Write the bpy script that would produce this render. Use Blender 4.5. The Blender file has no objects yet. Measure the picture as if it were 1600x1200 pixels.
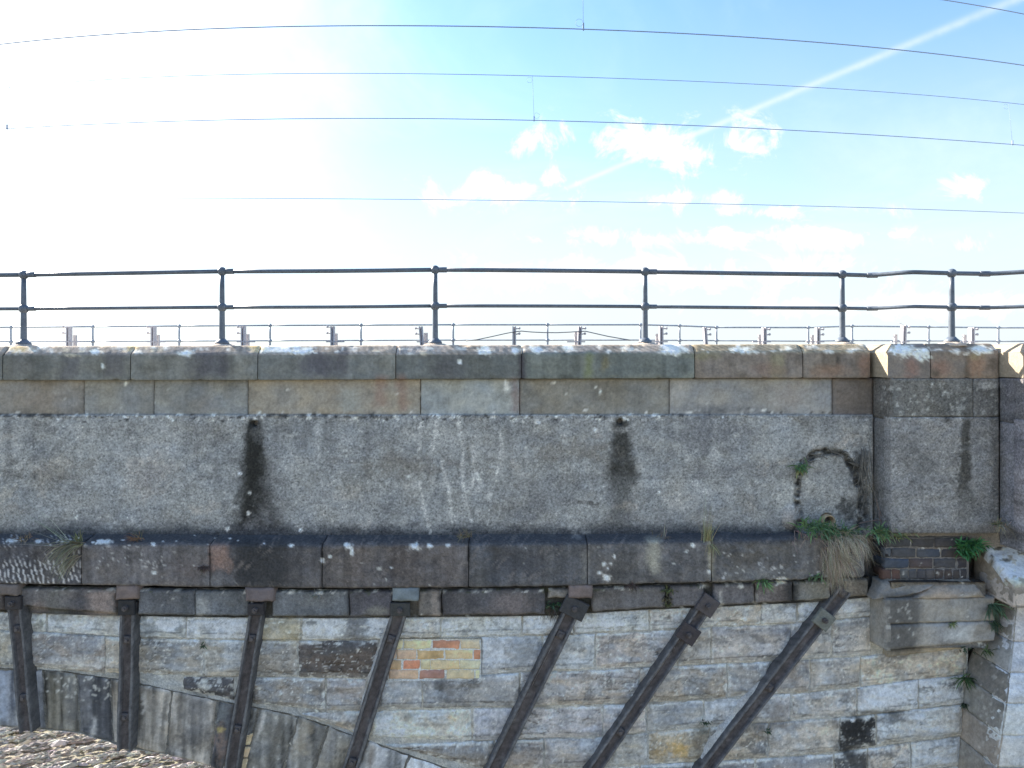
import bpy, math, random
import numpy as np
from mathutils import Vector

random.seed(7)
RNG = np.random.default_rng(11)
scene = bpy.context.scene
COL = scene.collection
R = math.radians

# ------------------------------------------------------------------ camera, sky, sun, exposure
F = 1080.0            # focal length in photograph pixels (1600 wide)
CX, HY = 800.0, 574.0  # picture centre column, horizon row
ZC = 9.0              # eye height above the ground
cam_d = bpy.data.cameras.new('camera')
cam = bpy.data.objects.new('camera', cam_d)
COL.objects.link(cam)
cam.location = (0, 0, ZC)
cam.rotation_euler = (R(90), 0, 0)
cam_d.sensor_width = 36.0
cam_d.lens = F / 1600.0 * 36.0
cam_d.shift_y = -(600.0 - HY) / 1600.0
cam_d.clip_start = 0.05
cam_d.clip_end = 6000
scene.camera = cam

SUN = Vector((-0.70, 0.50, 0.50)).normalized()
SUN_EL = math.asin(SUN.z)
SUN_AZ = math.atan2(SUN.x, SUN.y)
EXPOSURE = 1.80
SKY_STRENGTH = 0.098

scene.view_settings.view_transform = 'Standard'
scene.view_settings.look = 'None'
scene.view_settings.exposure = EXPOSURE
scene.view_settings.gamma = 1.0
scene.view_settings.use_curve_mapping = False

world = bpy.data.worlds.new('World')
scene.world = world
world.use_nodes = True
NT = world.node_tree
NT.nodes.clear()


class G:
    """small node-graph writer"""
    def __init__(self, nt):
        self.nt = nt

    def node(self, kind, **kw):
        n = self.nt.nodes.new(kind)
        for k, v in kw.items():
            setattr(n, k, v)
        return n

    def put(self, sock, v):
        if hasattr(v, 'is_linked') or isinstance(v, bpy.types.NodeSocket):
            self.nt.links.new(v, sock)
        else:
            sock.default_value = v

    def m(self, op, a, b=0.0, c=0.0, clamp=False):
        n = self.node('ShaderNodeMath', operation=op)
        n.use_clamp = clamp
        self.put(n.inputs[0], a); self.put(n.inputs[1], b); self.put(n.inputs[2], c)
        return n.outputs[0]

    def vm(self, op, a, b=(0, 0, 0)):
        n = self.node('ShaderNodeVectorMath', operation=op)
        self.put(n.inputs[0], a); self.put(n.inputs[1], b)
        return n.outputs['Value'] if op in ('DOT_PRODUCT', 'LENGTH') else n.outputs[0]

    def smooth(self, x, a, b):
        n = self.node('ShaderNodeMapRange', interpolation_type='SMOOTHSTEP')
        self.put(n.inputs[0], x)
        n.inputs[1].default_value = a; n.inputs[2].default_value = b
        n.inputs[3].default_value = 0.0; n.inputs[4].default_value = 1.0
        return n.outputs[0]

    def lin(self, x, a, b, c, d):
        n = self.node('ShaderNodeMapRange')
        self.put(n.inputs[0], x)
        for i, v in enumerate((a, b, c, d)):
            n.inputs[i + 1].default_value = v
        return n.outputs[0]

    def mix(self, f, a, b, mode='MIX'):
        n = self.node('ShaderNodeMix', data_type='RGBA', blend_type=mode)
        self.put(n.inputs[0], f); self.put(n.inputs[6], a); self.put(n.inputs[7], b)
        return n.outputs[2]

    def noise(self, vec, scale, detail=5, rough=0.55, dist=0.0, dims='3D'):
        n = self.node('ShaderNodeTexNoise', noise_dimensions=dims)
        self.put(n.inputs['Vector'], vec)
        n.inputs['Scale'].default_value = scale
        n.inputs['Detail'].default_value = detail
        n.inputs['Roughness'].default_value = rough
        n.inputs['Distortion'].default_value = dist
        return n.outputs['Fac'], n.outputs['Color']

    def combine(self, x, y, z):
        n = self.node('ShaderNodeCombineXYZ')
        self.put(n.inputs[0], x); self.put(n.inputs[1], y); self.put(n.inputs[2], z)
        return n.outputs[0]


g = G(NT)
sky = g.node('ShaderNodeTexSky', sky_type='NISHITA')
sky.sun_disc = False
sky.sun_elevation = SUN_EL
sky.sun_rotation = SUN_AZ
sky.altitude = 30
sky.air_density = 1.0
sky.dust_density = 0.35
sky.ozone_density = 1.6
tc = g.node('ShaderNodeTexCoord')
dirn = tc.outputs['Generated']
sep = g.node('ShaderNodeSeparateXYZ')
NT.links.new(dirn, sep.inputs[0])
dx, dy, dz = sep.outputs
# clouds live at infinity: coordinates on a far vertical plane for the part of the sky ahead
yy = g.m('MAXIMUM', dy, 0.05)
ca = g.m('DIVIDE', dx, yy)
cb = g.m('DIVIDE', dz, yy)
ahead = g.smooth(dy, 0.15, 0.4)
cpos = g.combine(ca, cb, 0.0)
# high thin veil over the whole dome
flat = g.m('ADD', g.m('MAXIMUM', dz, 0.0), 0.22)
veil_pos = g.combine(g.m('DIVIDE', dx, flat), g.m('DIVIDE', dy, flat), 0.0)
vn, _ = g.noise(veil_pos, 1.3, 7, 0.6, 0.6)
veil = g.m('MULTIPLY', g.smooth(vn, 0.45, 0.80), 0.25)
# forward scattering of the veil round the sun
sd = g.vm('DOT_PRODUCT', dirn, tuple(SUN))
glow_n, _ = g.noise(cpos, 3.0, 6, 0.6, 0.3)
sdn = g.m('ADD', sd, g.m('MULTIPLY', g.m('SUBTRACT', glow_n, 0.5), 0.16))
glow = g.smooth(sdn, 0.73, 1.05)
# pale air toward the horizon
hz = g.m('POWER', g.m('SUBTRACT', 1.0, g.smooth(g.m('ADD', dz, g.m('MULTIPLY', g.m('SUBTRACT', glow_n, 0.5), 0.16)), -0.02, 0.52)), 1.15)
hz = g.m('MULTIPLY', hz, 0.95)
# cumulus puffs and banks
pn, _ = g.noise(cpos, 15.0, 10, 0.68, 0.5)
puffs = [(850, 216, 52, 27), (1005, 213, 72, 34), (1078, 242, 46, 26), (1160, 226, 42, 36), 
         (770, 298, 110, 26), (860, 282, 24, 20), (1520, 286, 44, 20), (1515, 385, 36, 18), (1060, 312, 100, 14), (1230, 330, 130, 12),
         (1150, 372, 240, 16), (950, 430, 380, 28), (1400, 480, 240, 18)]
tot = None
for (px, py, rx, ry) in puffs:
    a0, b0 = (px - CX) / F, (HY - py) / F
    ex = g.m('DIVIDE', g.m('SUBTRACT', ca, a0), rx / F)
    ey = g.m('DIVIDE', g.m('SUBTRACT', cb, b0), ry / F)
    r2 = g.m('ADD', g.m('MULTIPLY', ex, ex), g.m('MULTIPLY', ey, ey))
    f = g.m('EXPONENT', g.m('MULTIPLY', r2, -0.8))
    tot = f if tot is None else g.m('MAXIMUM', tot, f)
puff = g.smooth(g.m('ADD', g.m('MULTIPLY', tot, 0.62), g.m('MULTIPLY', g.m('SUBTRACT', pn, 0.5), 2.6)), 0.22, 0.66)
puff = g.m('MULTIPLY', g.m('MULTIPLY', puff, g.smooth(tot, 0.02, 0.25)), ahead)
# contrail: a straight band that widens with age
ax, ay = (885 - CX) / F, (HY - 294) / F
bx, by = (1575 - CX) / F, (HY - 4) / F
L = math.hypot(bx - ax, by - ay)
tx, ty = (bx - ax) / L, (by - ay) / L
ra = g.m('SUBTRACT', ca, ax); rb = g.m('SUBTRACT', cb, ay)
along = g.m('ADD', g.m('MULTIPLY', ra, tx), g.m('MULTIPLY', rb, ty))
tn, _ = g.noise(cpos, 28, 5, 0.6)
across = g.m('ABSOLUTE', g.m('ADD', g.m('SUBTRACT', g.m('MULTIPLY', rb, tx), g.m('MULTIPLY', ra, ty)), g.m('MULTIPLY', g.m('SUBTRACT', tn, 0.5), 0.004)))
wid = g.lin(along, 0.0, L, 3.4 / F, 6.8 / F)
trail = g.m('EXPONENT', g.m('MULTIPLY', g.m('POWER', g.m('DIVIDE', across, wid), 2.0), -1.0))
trail = g.m('MULTIPLY', trail, g.smooth(along, -0.02, 0.02))
trail = g.m('MULTIPLY', g.m('MULTIPLY', trail, ahead), g.m('MULTIPLY', g.lin(tn, 0.3, 0.7, 0.36, 0.62), g.lin(along, 0.0, L, 1.7, 0.95)))

CLOUD = (6.2, 6.4, 6.5, 1)
c = sky.outputs[0]
hsv = g.node('ShaderNodeHueSaturation')
hsv.inputs['Saturation'].default_value = 1.14
NT.links.new(c, hsv.inputs['Color'])
c = hsv.outputs[0]
c = g.mix(veil, c, (5.5, 5.9, 6.2, 1))
c = g.mix(hz, c, (2.50, 2.72, 2.88, 1))
c = g.mix(glow, c, CLOUD)
c = g.mix(puff, c, (3.5, 3.6, 3.65, 1))
c = g.mix(g.m('MULTIPLY', trail, 0.75), c, (3.1, 3.35, 3.5, 1))
bg = g.node('ShaderNodeBackground')
bg.inputs['Strength'].default_value = SKY_STRENGTH
NT.links.new(c, bg.inputs['Color'])
wo = g.node('ShaderNodeOutputWorld')
NT.links.new(bg.outputs[0], wo.inputs[0])

sun_d = bpy.data.lights.new('sun', 'SUN')
sun_d.energy = 4.9
sun_d.angle = R(0.53)
sun_d.color = (1.0, 0.93, 0.82)
sun = bpy.data.objects.new('sun', sun_d)
COL.objects.link(sun)
sun.rotation_euler = SUN.to_track_quat('Z', 'Y').to_euler()
sun.location = (-8, 6, 30)

# ------------------------------------------------------------------ helpers
KALB = np.array([1.78, 1.61, 1.46])


def lin(c):
    c = np.asarray(c, float) / 255.0
    c = c + (c.mean(-1, keepdims=True) - c) * 0.24
    return np.where(c <= 0.04045, c / 12.92, ((c + 0.055) / 1.055) ** 2.4)


def S(r, g_, b):
    """surface albedo for a colour noted down from the photograph's shaded surfaces"""
    return np.clip(lin((r, g_, b)) * KALB, 0.0, 0.85)


def _h(ix, iy, seed):
    v = np.sin(ix * 127.1 + iy * 311.7 + seed * 74.7) * 43758.5453
    return v - np.floor(v)


def vn2(x, y, seed=0):
    ix, iy = np.floor(x), np.floor(y)
    fx, fy = x - ix, y - iy
    fx = fx * fx * fx * (fx * (fx * 6 - 15) + 10)
    fy = fy * fy * fy * (fy * (fy * 6 - 15) + 10)
    a = _h(ix, iy, seed); b = _h(ix + 1, iy, seed)
    c_ = _h(ix, iy + 1, seed); d = _h(ix + 1, iy + 1, seed)
    return (a + (b - a) * fx) * (1 - fy) + (c_ + (d - c_) * fx) * fy


def fbm(x, y, seed=0, oct=4, gain=0.55):
    s = 0.0; a = 1.0; n = 0.0
    for o in range(oct):
        s = s + a * (vn2(x, y, seed + o * 13.3) * 2 - 1)
        n += a; a *= gain
        x, y = (x * 0.80 - y * 0.60) * 2.03 + 17.1, (x * 0.60 + y * 0.80) * 2.03 + 9.7
    return s / n


def sst(x, a, b):
    t = np.clip((x - a) / (b - a), 0, 1)
    return t * t * (3 - 2 * t)


def P(px, py, d):
    """world point that stands at distance d behind photograph pixel (px, py)"""
    return np.stack([(np.asarray(px, float) - CX) * d / F, np.zeros_like(np.asarray(px, float)) + d,
                     ZC + (HY - np.asarray(py, float)) * d / F], -1)


def proj(v):
    return CX + v[..., 0] / v[..., 1] * F, HY - (v[..., 2] - ZC) / v[..., 1] * F


def link(o, parent=None):
    COL.objects.link(o)
    if parent is not None:
        o.parent = parent
    return o


def tag(o, label, cat=None, group=None, kind=None):
    if label: o['label'] = label
    if cat: o['category'] = cat
    if group: o['group'] = group
    if kind: o['kind'] = kind
    return o


def empty(name, loc, label=None, cat=None, group=None):
    o = bpy.data.objects.new(name, None)
    o.location = tuple(loc)
    o.empty_display_size = 0.1
    COL.objects.link(o)
    return tag(o, label, cat, group)


def make_mesh(name, verts, faces, mat, parent=None, tint=None, smooth=True, origin=None, pworld=None):
    """one mesh object; verts are in world coordinates"""
    v = np.asarray(verts, float).reshape(-1, 3)
    if origin is None:
        origin = v.mean(0)
    origin = np.asarray(origin, float)
    me = bpy.data.meshes.new(name)
    vl = v - origin
    if isinstance(faces, np.ndarray) and faces.ndim == 2:
        n = len(faces); k = faces.shape[1]
        me.vertices.add(len(vl)); me.vertices.foreach_set('co', vl.astype(np.float32).ravel())
        me.loops.add(n * k); me.loops.foreach_set('vertex_index', faces.astype(np.int32).ravel())
        me.polygons.add(n)
        me.polygons.foreach_set('loop_start', (np.arange(n) * k).astype(np.int32))
        me.update(calc_edges=True)
    else:
        me.from_pydata([tuple(q) for q in vl], [], [tuple(int(i) for i in f) for f in faces])
    if tint is not None:
        t = np.ones((len(vl), 4), np.float32)
        tt = np.maximum(np.asarray(tint, float), 0.02)
        t[:, :3] = tt if tt.ndim == 2 else tt[None, :]
        at = me.attributes.new('tint', 'FLOAT_COLOR', 'POINT')
        at.data.foreach_set('color', t.ravel())
    me.polygons.foreach_set('use_smooth', np.full(len(me.polygons), bool(smooth)))
    me.materials.append(mat)
    me.update(); me.validate()
    o = bpy.data.objects.new(name, me)
    po = np.zeros(3)
    p = parent
    while p is not None:
        po = po + np.array(p.location); p = p.parent
    o.location = tuple(origin - po)
    return link(o, parent)


class MB:
    """collects simple solids in world space into one mesh"""
    def __init__(self):
        self.v = []; self.f = []; self.t = []
        self.col = None

    def add(self, verts, faces, col=None):
        b = len(self.v)
        self.v += [tuple(q) for q in verts]
        self.f += [tuple(i + b for i in f) for f in faces]
        c_ = col if col is not None else (self.col if self.col is not None else (0.2, 0.2, 0.2))
        self.t += [tuple(c_)] * len(verts)
        return self

    def box(self, c_, s, ux=(1, 0, 0), uz=(0, 0, 1), col=None, bev=0.0):
        c_ = np.array(c_, float); ux = np.array(ux, float); uz = np.array(uz, float)
        ux /= np.linalg.norm(ux); uz /= np.linalg.norm(uz)
        uy = np.cross(uz, ux)
        hx, hy, hz_ = s[0] / 2, s[1] / 2, s[2] / 2
        if bev <= 0:
            vs = [c_ + ux * hx * a + uy * hy * b + uz * hz_ * e for e in (-1, 1) for b in (-1, 1) for a in (-1, 1)]
            fs = [(0, 2, 3, 1), (4, 5, 7, 6), (0, 1, 5, 4), (2, 6, 7, 3), (0, 4, 6, 2), (1, 3, 7, 5)]
            return self.add(vs, fs, col)
        # bevelled toward the camera side (-uy) : front face inset
        b_ = bev
        ring = lambda y, i: [c_ + ux * (hx - i) * a + uy * y + uz * (hz_ - i) * e for (a, e) in ((-1, -1), (1, -1), (1, 1), (-1, 1))]
        vs = ring(hy, 0) + ring(-hy + b_, 0) + ring(-hy, b_)
        fs = [(3, 2, 1, 0)]
        for k in range(2):
            for i in range(4):
                j = (i + 1) % 4
                fs.append((k * 4 + i, k * 4 + j, k * 4 + 4 + j, k * 4 + 4 + i))
        fs.append((8, 9, 10, 11))
        return self.add(vs, fs, col)

    def tube(self, pts, rad, seg=8, col=None, cap=True):
        pts = [np.array(p, float) for p in pts]
        n = len(pts)
        rad = [rad] * n if np.isscalar(rad) else rad
        vs = []; fs = []
        prev = None
        for i, p in enumerate(pts):
            t = pts[min(i + 1, n - 1)] - pts[max(i - 1, 0)]
            t /= (np.linalg.norm(t) + 1e-12)
            if prev is None:
                a = np.array([0, 0, 1.0]) if abs(t[2]) < 0.9 else np.array([1.0, 0, 0])
            else:
                a = prev
            u = a - t * np.dot(a, t); u /= np.linalg.norm(u); prev = u
            w = np.cross(t, u)
            for k in range(seg):
                an = 2 * math.pi * k / seg
                vs.append(p + rad[i] * (u * math.cos(an) + w * math.sin(an)))
        for i in range(n - 1):
            for k in range(seg):
                j = (k + 1) % seg
                fs.append((i * seg + k, i * seg + j, (i + 1) * seg + j, (i + 1) * seg + k))
        if cap:
            fs.append(tuple(reversed(range(seg)))); fs.append(tuple((n - 1) * seg + k for k in range(seg)))
        return self.add(vs, fs, col)

    def ball(self, c_, r, col=None, seg=14, rings=8, sz=1.0):
        pts = []; rr = []
        for i in range(rings + 1):
            a = math.pi * i / rings
            pts.append(np.array(c_) + np.array([0, 0, -math.cos(a) * r * sz])); rr.append(max(math.sin(a) * r, 1e-4))
        return self.tube(pts, rr, seg, col)

    def build(self, name, mat, parent=None, smooth=True, origin=None):
        o = make_mesh(name, self.v, self.f, mat, parent, np.array(self.t), smooth, origin)
        return o


def auto_smooth(o, ang=35):
    me = o.data
    import bmesh
    bm = bmesh.new(); bm.from_mesh(me)
    bmesh.ops.recalc_face_normals(bm, faces=bm.faces)
    for e in bm.edges:
        if len(e.link_faces) == 2:
            e.smooth = e.calc_face_angle(0) < R(ang)
    bm.to_mesh(me); bm.free()
    return o


# ------------------------------------------------------------------ materials
def tinted(name, grain=55.0, amt=0.35, speck=0.0, dark=0.0, speck_scale=140.0, rough=0.9, bump=0.5, bump_scale=120.0,
           bump_dist=0.006, metal=0.0, spec=0.25, streak=0.0, coarse=0.0):
    m = bpy.data.materials.new(name)
    m.use_nodes = True
    nt = m.node_tree; nt.nodes.clear(); q = G(nt)
    at = q.node('ShaderNodeAttribute', attribute_name='tint')
    geo = q.node('ShaderNodeNewGeometry')
    pos = geo.outputs['Position']
    n1, _ = q.noise(pos, grain, 6, 0.72)
    f1 = q.lin(n1, 0.28, 0.72, 1 - amt, 1 + amt)
    c_ = q.mix(1.0, at.outputs['Color'], q.combine(f1, f1, f1), 'MULTIPLY')
    if streak:
        sv = q.node('ShaderNodeMapping'); sv.inputs['Scale'].default_value = (70, 70, 4)
        nt.links.new(pos, sv.inputs['Vector'])
        ns, _ = q.noise(sv.outputs[0], 1.0, 4, 0.6)
        fs = q.lin(ns, 0.3, 0.7, 1 - streak, 1 + streak)
        c_ = q.mix(1.0, c_, q.combine(fs, fs, fs), 'MULTIPLY')
    n2, _ = q.noise(pos, speck_scale, 3, 0.75)
    big, _ = q.noise(pos, 2.6, 4, 0.6)
    bigm = q.lin(big, 0.36, 0.62, 0.25, 1.15)
    if speck:
        c_ = q.mix(q.m('MULTIPLY', q.m('MULTIPLY', q.smooth(n2, 0.56, 0.72), speck), bigm), c_, q.mix(1.0, c_, (2.3, 2.3, 2.25, 1), 'MULTIPLY'))
    if dark:
        c_ = q.mix(q.m('MULTIPLY', q.smooth(q.m('SUBTRACT', 1.0, n2), 0.54, 0.70), dark), c_, q.mix(1.0, c_, (0.16, 0.165, 0.17, 1), 'MULTIPLY'))
    if coarse:
        vo = q.node('ShaderNodeTexVoronoi'); vo.inputs['Scale'].default_value = 75
        nt.links.new(pos, vo.inputs['Vector'])
        sp = q.node('ShaderNodeSeparateColor'); nt.links.new(vo.outputs['Color'], sp.inputs[0])
        fv = q.lin(sp.outputs[0], 0, 1, 1 - coarse, 1 + coarse)
        c_ = q.mix(1.0, c_, q.combine(fv, fv, fv), 'MULTIPLY')
    b = q.node('ShaderNodeBsdfPrincipled')
    nt.links.new(c_, b.inputs['Base Color'])
    b.inputs['Roughness'].default_value = rough
    b.inputs['Metallic'].default_value = metal
    b.inputs['Specular IOR Level'].default_value = spec
    if bump:
        n3, _ = q.noise(pos, bump_scale, 6, 0.7)
        bp = q.node('ShaderNodeBump'); bp.inputs['Strength'].default_value = bump; bp.inputs['Distance'].default_value = bump_dist
        nt.links.new(n3, bp.inputs['Height']); nt.links.new(bp.outputs[0], b.inputs['Normal'])
    out = q.node('ShaderNodeOutputMaterial')
    nt.links.new(b.outputs[0], out.inputs[0])
    return m


M_CONC = tinted('weathered_concrete', grain=48, amt=0.34, speck=0.55, dark=0.70, speck_scale=64, bump=0.9, bump_scale=80, bump_dist=0.012, coarse=0.22)
M_STONE = tinted('dressed_sandstone', grain=38, amt=0.27, speck=0.14, dark=0.22, speck_scale=150, bump=0.6, bump_scale=95, streak=0.03)
M_DARK = tinted('sooty_sandstone', grain=45, amt=0.42, speck=0.30, dark=0.35, speck_scale=85, bump=0.7, bump_scale=75, bump_dist=0.009)
M_ROCK = tinted('rock_faced_sandstone', grain=34, amt=0.32, speck=0.20, dark=0.28, speck_scale=95, bump=0.8, bump_scale=60, bump_dist=0.012)
M_MORTAR = tinted('lime_mortar', grain=70, amt=0.40, speck=0.25, dark=0.35, speck_scale=110, bump=0.9, bump_scale=120, bump_dist=0.010)
M_BRICK = tinted('fired_brick', grain=60, amt=0.18, speck=0.08, dark=0.06, speck_scale=170, bump=0.5, bump_scale=150, bump_dist=0.004)
M_IRON = tinted('rusted_iron', grain=40, amt=0.34, speck=0.05, dark=0.2, speck_scale=120, rough=0.72, bump=0.6, bump_scale=160, bump_dist=0.003, spec=0.35)
M_PAINT = tinted('grey_blue_rail_paint', grain=9, amt=0.30, speck=0.25, dark=0.45, speck_scale=38, rough=0.42, bump=0.15, bump_scale=200, bump_dist=0.002, spec=0.45)
M_WIRE = tinted('weathered_copper_wire', grain=20, amt=0.1, rough=0.5, bump=0.0, spec=0.4)
M_PLANT = tinted('leaf', grain=80, amt=0.22, rough=0.6, bump=0.0, spec=0.3)
M_STRAW = tinted('dry_grass', grain=60, amt=0.25, rough=0.75, bump=0.0, spec=0.2)
M_SHINGLE = tinted('pale_shingle', grain=12, amt=0.22, speck=0.1, dark=0.1, rough=0.85, bump=0.6, bump_scale=30, bump_dist=0.02)

# ------------------------------------------------------------------ weathering: stains, lichen and dirt that the masonry itself carries
# each: kind, geometry (in photograph pixels on the wall), colour, opacity
STAINS = []


def stain(kind, geo, col, op, soft=0.5, nz=0.5, L=9.0):
    STAINS.append((kind, geo, lin(col) * KALB, op, soft, nz, L))


def stain_mask(kind, geo, px, py, soft, nz, L, seed):
    w = nz * (fbm(px / L, py / L, seed, 3) + 0.45 * fbm(px / 2.6, py / 2.6, seed + 2, 2))
    if kind == 'blob':
        cx, cy, rx, ry = geo
        r = np.hypot((px - cx) / rx, (py - cy) / ry)
        return 1 - sst(r + w, 1 - soft, 1 + soft * 0.4)
    if kind == 'streak':
        x0, x1, y0, y1, w0, w1 = geo
        t = np.clip((py - y0) / (y1 - y0), 0, 1)
        cx = x0 + (x1 - x0) * t + 3 * fbm(py / 40, py * 0 + 3, seed, 2)
        hw = (w0 + (w1 - w0) * t) * 1.3
        r = np.abs(px - cx) / hw
        fade = sst(py, y0 - 6, y0 + 8) * (1 - sst(py + w * 18, y1 - 0.25 * (y1 - y0), y1 + 4))
        return (1 - sst(r + w, 1 - soft, 1 + soft * 0.4)) * fade
    if kind == 'line':
        pts, hw = geo
        best = np.full(px.shape, 1e9)
        for (ax_, ay_), (bx_, by_) in zip(pts[:-1], pts[1:]):
            ex, ey = bx_ - ax_, by_ - ay_
            t = np.clip(((px - ax_) * ex + (py - ay_) * ey) / (ex * ex + ey * ey), 0, 1)
            best = np.minimum(best, np.hypot(px - ax_ - ex * t, py - ay_ - ey * t))
        return (1 - sst(best / hw + w, 1 - soft, 1 + soft * 0.6)) * np.clip(0.75 + 1.5 * fbm(px / 6, py / 6, seed + 5, 3), 0.1, 1)
    if kind == 'band':
        x0, x1, y0, y1 = geo
        ww = w * 10
        f = max(2.0, soft * (y1 - y0))
        return sst(py + ww, y0 - f * 0.5, y0 + f * 0.5) * (1 - sst(py + ww * 0.5, y1 - f * 0.2, y1 + f * 0.2)) * sst(px, x0 - 12, x0 + 12) * (1 - sst(px, x1 - 12, x1 + 12))
    return np.zeros_like(px)


def bbox(kind, geo):
    if kind == 'blob': return geo[0] - geo[2] * 1.8, geo[1] - geo[3] * 1.8, geo[0] + geo[2] * 1.8, geo[1] + geo[3] * 1.8
    if kind == 'streak':
        w_ = max(geo[4], geo[5]) * 1.8 + 6
        return min(geo[0], geo[1]) - w_, geo[2] - 20, max(geo[0], geo[1]) + w_, geo[3] + 25
    if kind == 'line':
        xs = [p[0] for p in geo[0]]; ys = [p[1] for p in geo[0]]; h = geo[1] * 3
        return min(xs) - h, min(ys) - h, max(xs) + h, max(ys) + h
    return geo[0] - 20, geo[2] - 20, geo[1] + 20, geo[3] + 20


def paint_stains(px, py, c_):
    x0, x1, y0, y1 = px.min(), px.max(), py.min(), py.max()
    for i, (k, geo, col, op, soft, nz, L) in enumerate(STAINS):
        q = bbox(k, geo)
        if q[2] < x0 or q[0] > x1 or q[3] < y0 or q[1] > y1: continue
        w_ = np.nonzero((px > q[0]) & (px < q[2]) & (py > q[1]) & (py < q[3]))[0]
        if len(w_) == 0: continue
        m = (stain_mask(k, geo, px[w_], py[w_], soft, nz, L, 200 + i * 3.1) * op)[:, None]
        c_[w_] = c_[w_] * (1 - m) + col * (0.85 + 0.3 * vn2(px[w_] / 3, py[w_] / 3, i)[:, None]) * m
    return c_


def paint(px, py, base, seed=0, var=0.20, warm=0.10, streaky=0.0, lichen=0.0, pits=0.0, grime=0.0, stains=True):
    n = len(px)
    b = S(*base)
    c_ = np.tile(b, (n, 1))
    f = 1 + var * (0.9 * fbm(px / 62, py / 48, seed, 3) + 0.75 * fbm(px / 17, py / 14, seed + 5, 3) + 0.55 * fbm(px / 5.0, py / 4.5, seed + 9, 2))
    if streaky:
        f = f * (1 + streaky * (fbm(px / 7, py / 110, seed + 31, 3) + 0.5 * fbm(px / 22, py / 150, seed + 37, 2)))
    c_ = c_ * np.clip(f, 0.25, 2.2)[:, None]
    h = fbm(px / 34, py / 26, seed + 50, 3) * warm
    c_ = c_ * np.stack([1 + h, 1 + 0.25 * h, 1 - h], -1)
    if grime:
        gm = grime * sst(fbm(px / 26, py / 16, seed + 70, 4), 0.02, 0.5)
        c_ = c_ * (1 - gm[:, None] * 0.72)
    if lichen:
        lm = sst(fbm(px / 9, py / 8, seed + 90, 4), 0.62 - lichen * 0.55, 0.80 - lichen * 0.55) * min(1.0, 0.45 + lichen)
        lc = lin((196, 202, 198)) * KALB
        c_ = c_ * (1 - lm[:, None]) + lc * lm[:, None] * (0.85 + 0.3 * vn2(px / 2, py / 2, seed)[:, None])
    if pits:
        pm = pits * sst(vn2(px / 2.7, py / 2.5, seed + 110), 0.80, 0.93)
        c_ = c_ * (1 - 0.75 * pm[:, None])
    if stains:
        c_ = paint_stains(px, py, c_)
    return np.clip(c_, 0.012, 0.86)


# ------------------------------------------------------------------ masonry pieces
def grid_piece(name, parent, corners, nrm, mat, base, res=0.016, relief=None, edge_r=0.010, jit=0.004, depth=0.10, seed=0,
               pkw=None, tint_fn=None, corner_r=0.0):
    """a block of stone: worked front face, worn arrises and four sides running back into the wall.
    corners: TL, TR, BR, BL (world)"""
    tl, tr, br, bl = [np.array(c_, float) for c_ in corners]
    nrm = np.array(nrm, float)
    W = 0.5 * (np.linalg.norm(tr - tl) + np.linalg.norm(br - bl)); H = 0.5 * (np.linalg.norm(tl - bl) + np.linalg.norm(tr - br))
    nu = int(np.clip(round(W / res), 2, 900)); nv = int(np.clip(round(H / res), 2, 400))
    us = np.linspace(0, 1, nu + 1); vs = np.linspace(0, 1, nv + 1)
    # tight rows beside the arrises so that they read as edges
    U, V = np.meshgrid(us, vs)
    U = U.ravel(); V = V.ravel()
    pos = ((tl[None] * (1 - U)[:, None] + tr[None] * U[:, None]) * (1 - V)[:, None] + (bl[None] * (1 - U)[:, None] + br[None] * U[:, None]) * V[:, None])
    du = np.minimum(U, 1 - U) * W; dv = np.minimum(V, 1 - V) * H
    e = np.minimum(du, dv)
    if corner_r > 0:
        k = (du < corner_r) & (dv < corner_r)
        e = np.where(k, corner_r - np.hypot(corner_r - du, corner_r - dv), e)
    px, py = proj(pos)
    if jit > 0:
        ux = (tr - tl) / np.linalg.norm(tr - tl); uz = (tl - bl) / np.linalg.norm(tl - bl)
        fall = np.clip(1 - e / 0.06, 0, 1)
        j1 = fbm(px / 11 + seed, py / 11, seed + 3, 3); j2 = fbm(px / 11, py / 11 + seed, seed + 8, 3)
        pos = pos + (ux[None] * (j1 * fall * jit)[:, None] + uz[None] * (j2 * fall * jit)[:, None])
    off = np.zeros(len(pos))
    er = edge_r * (1 + 0.5 * fbm(px / 14, py / 14, seed + 21, 2))
    off -= er * (1 - np.clip(e / np.maximum(er, 1e-4), 0, 1)) ** 2
    if relief is not None:
        off = off + relief(px, py, U, V, e)
    pos = pos + nrm[None] * off[:, None]
    px, py = proj(pos)
    t = tint_fn(px, py, e, off) if tint_fn else paint(px, py, base, seed, **(pkw or {}))
    idx = np.arange((nu + 1) * (nv + 1)).reshape(nv + 1, nu + 1)
    faces = np.stack([idx[1:, :-1], idx[1:, 1:], idx[:-1, 1:], idx[:-1, :-1]], -1).reshape(-1, 4)
    # sides
    loop = np.concatenate([idx[0, :], idx[1:, -1], idx[-1, -2::-1], idx[-2:0:-1, 0]])
    n0 = len(pos)
    back = pos[loop] - nrm[None] * depth
    pos = np.concatenate([pos, back]); t = np.concatenate([t, t[loop] * 0.9])
    k = len(loop); a = loop; b = np.roll(loop, -1); ai = n0 + np.arange(k); bi = n0 + np.roll(np.arange(k), -1)
    side = np.stack([a, b, bi, ai], -1)
    faces = np.concatenate([faces, side])
    if np.dot(np.cross(tr - tl, tl - bl), nrm) < 0:
        faces = faces[:, ::-1]
    return make_mesh(name, pos, faces, mat, parent, t, True)


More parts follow.
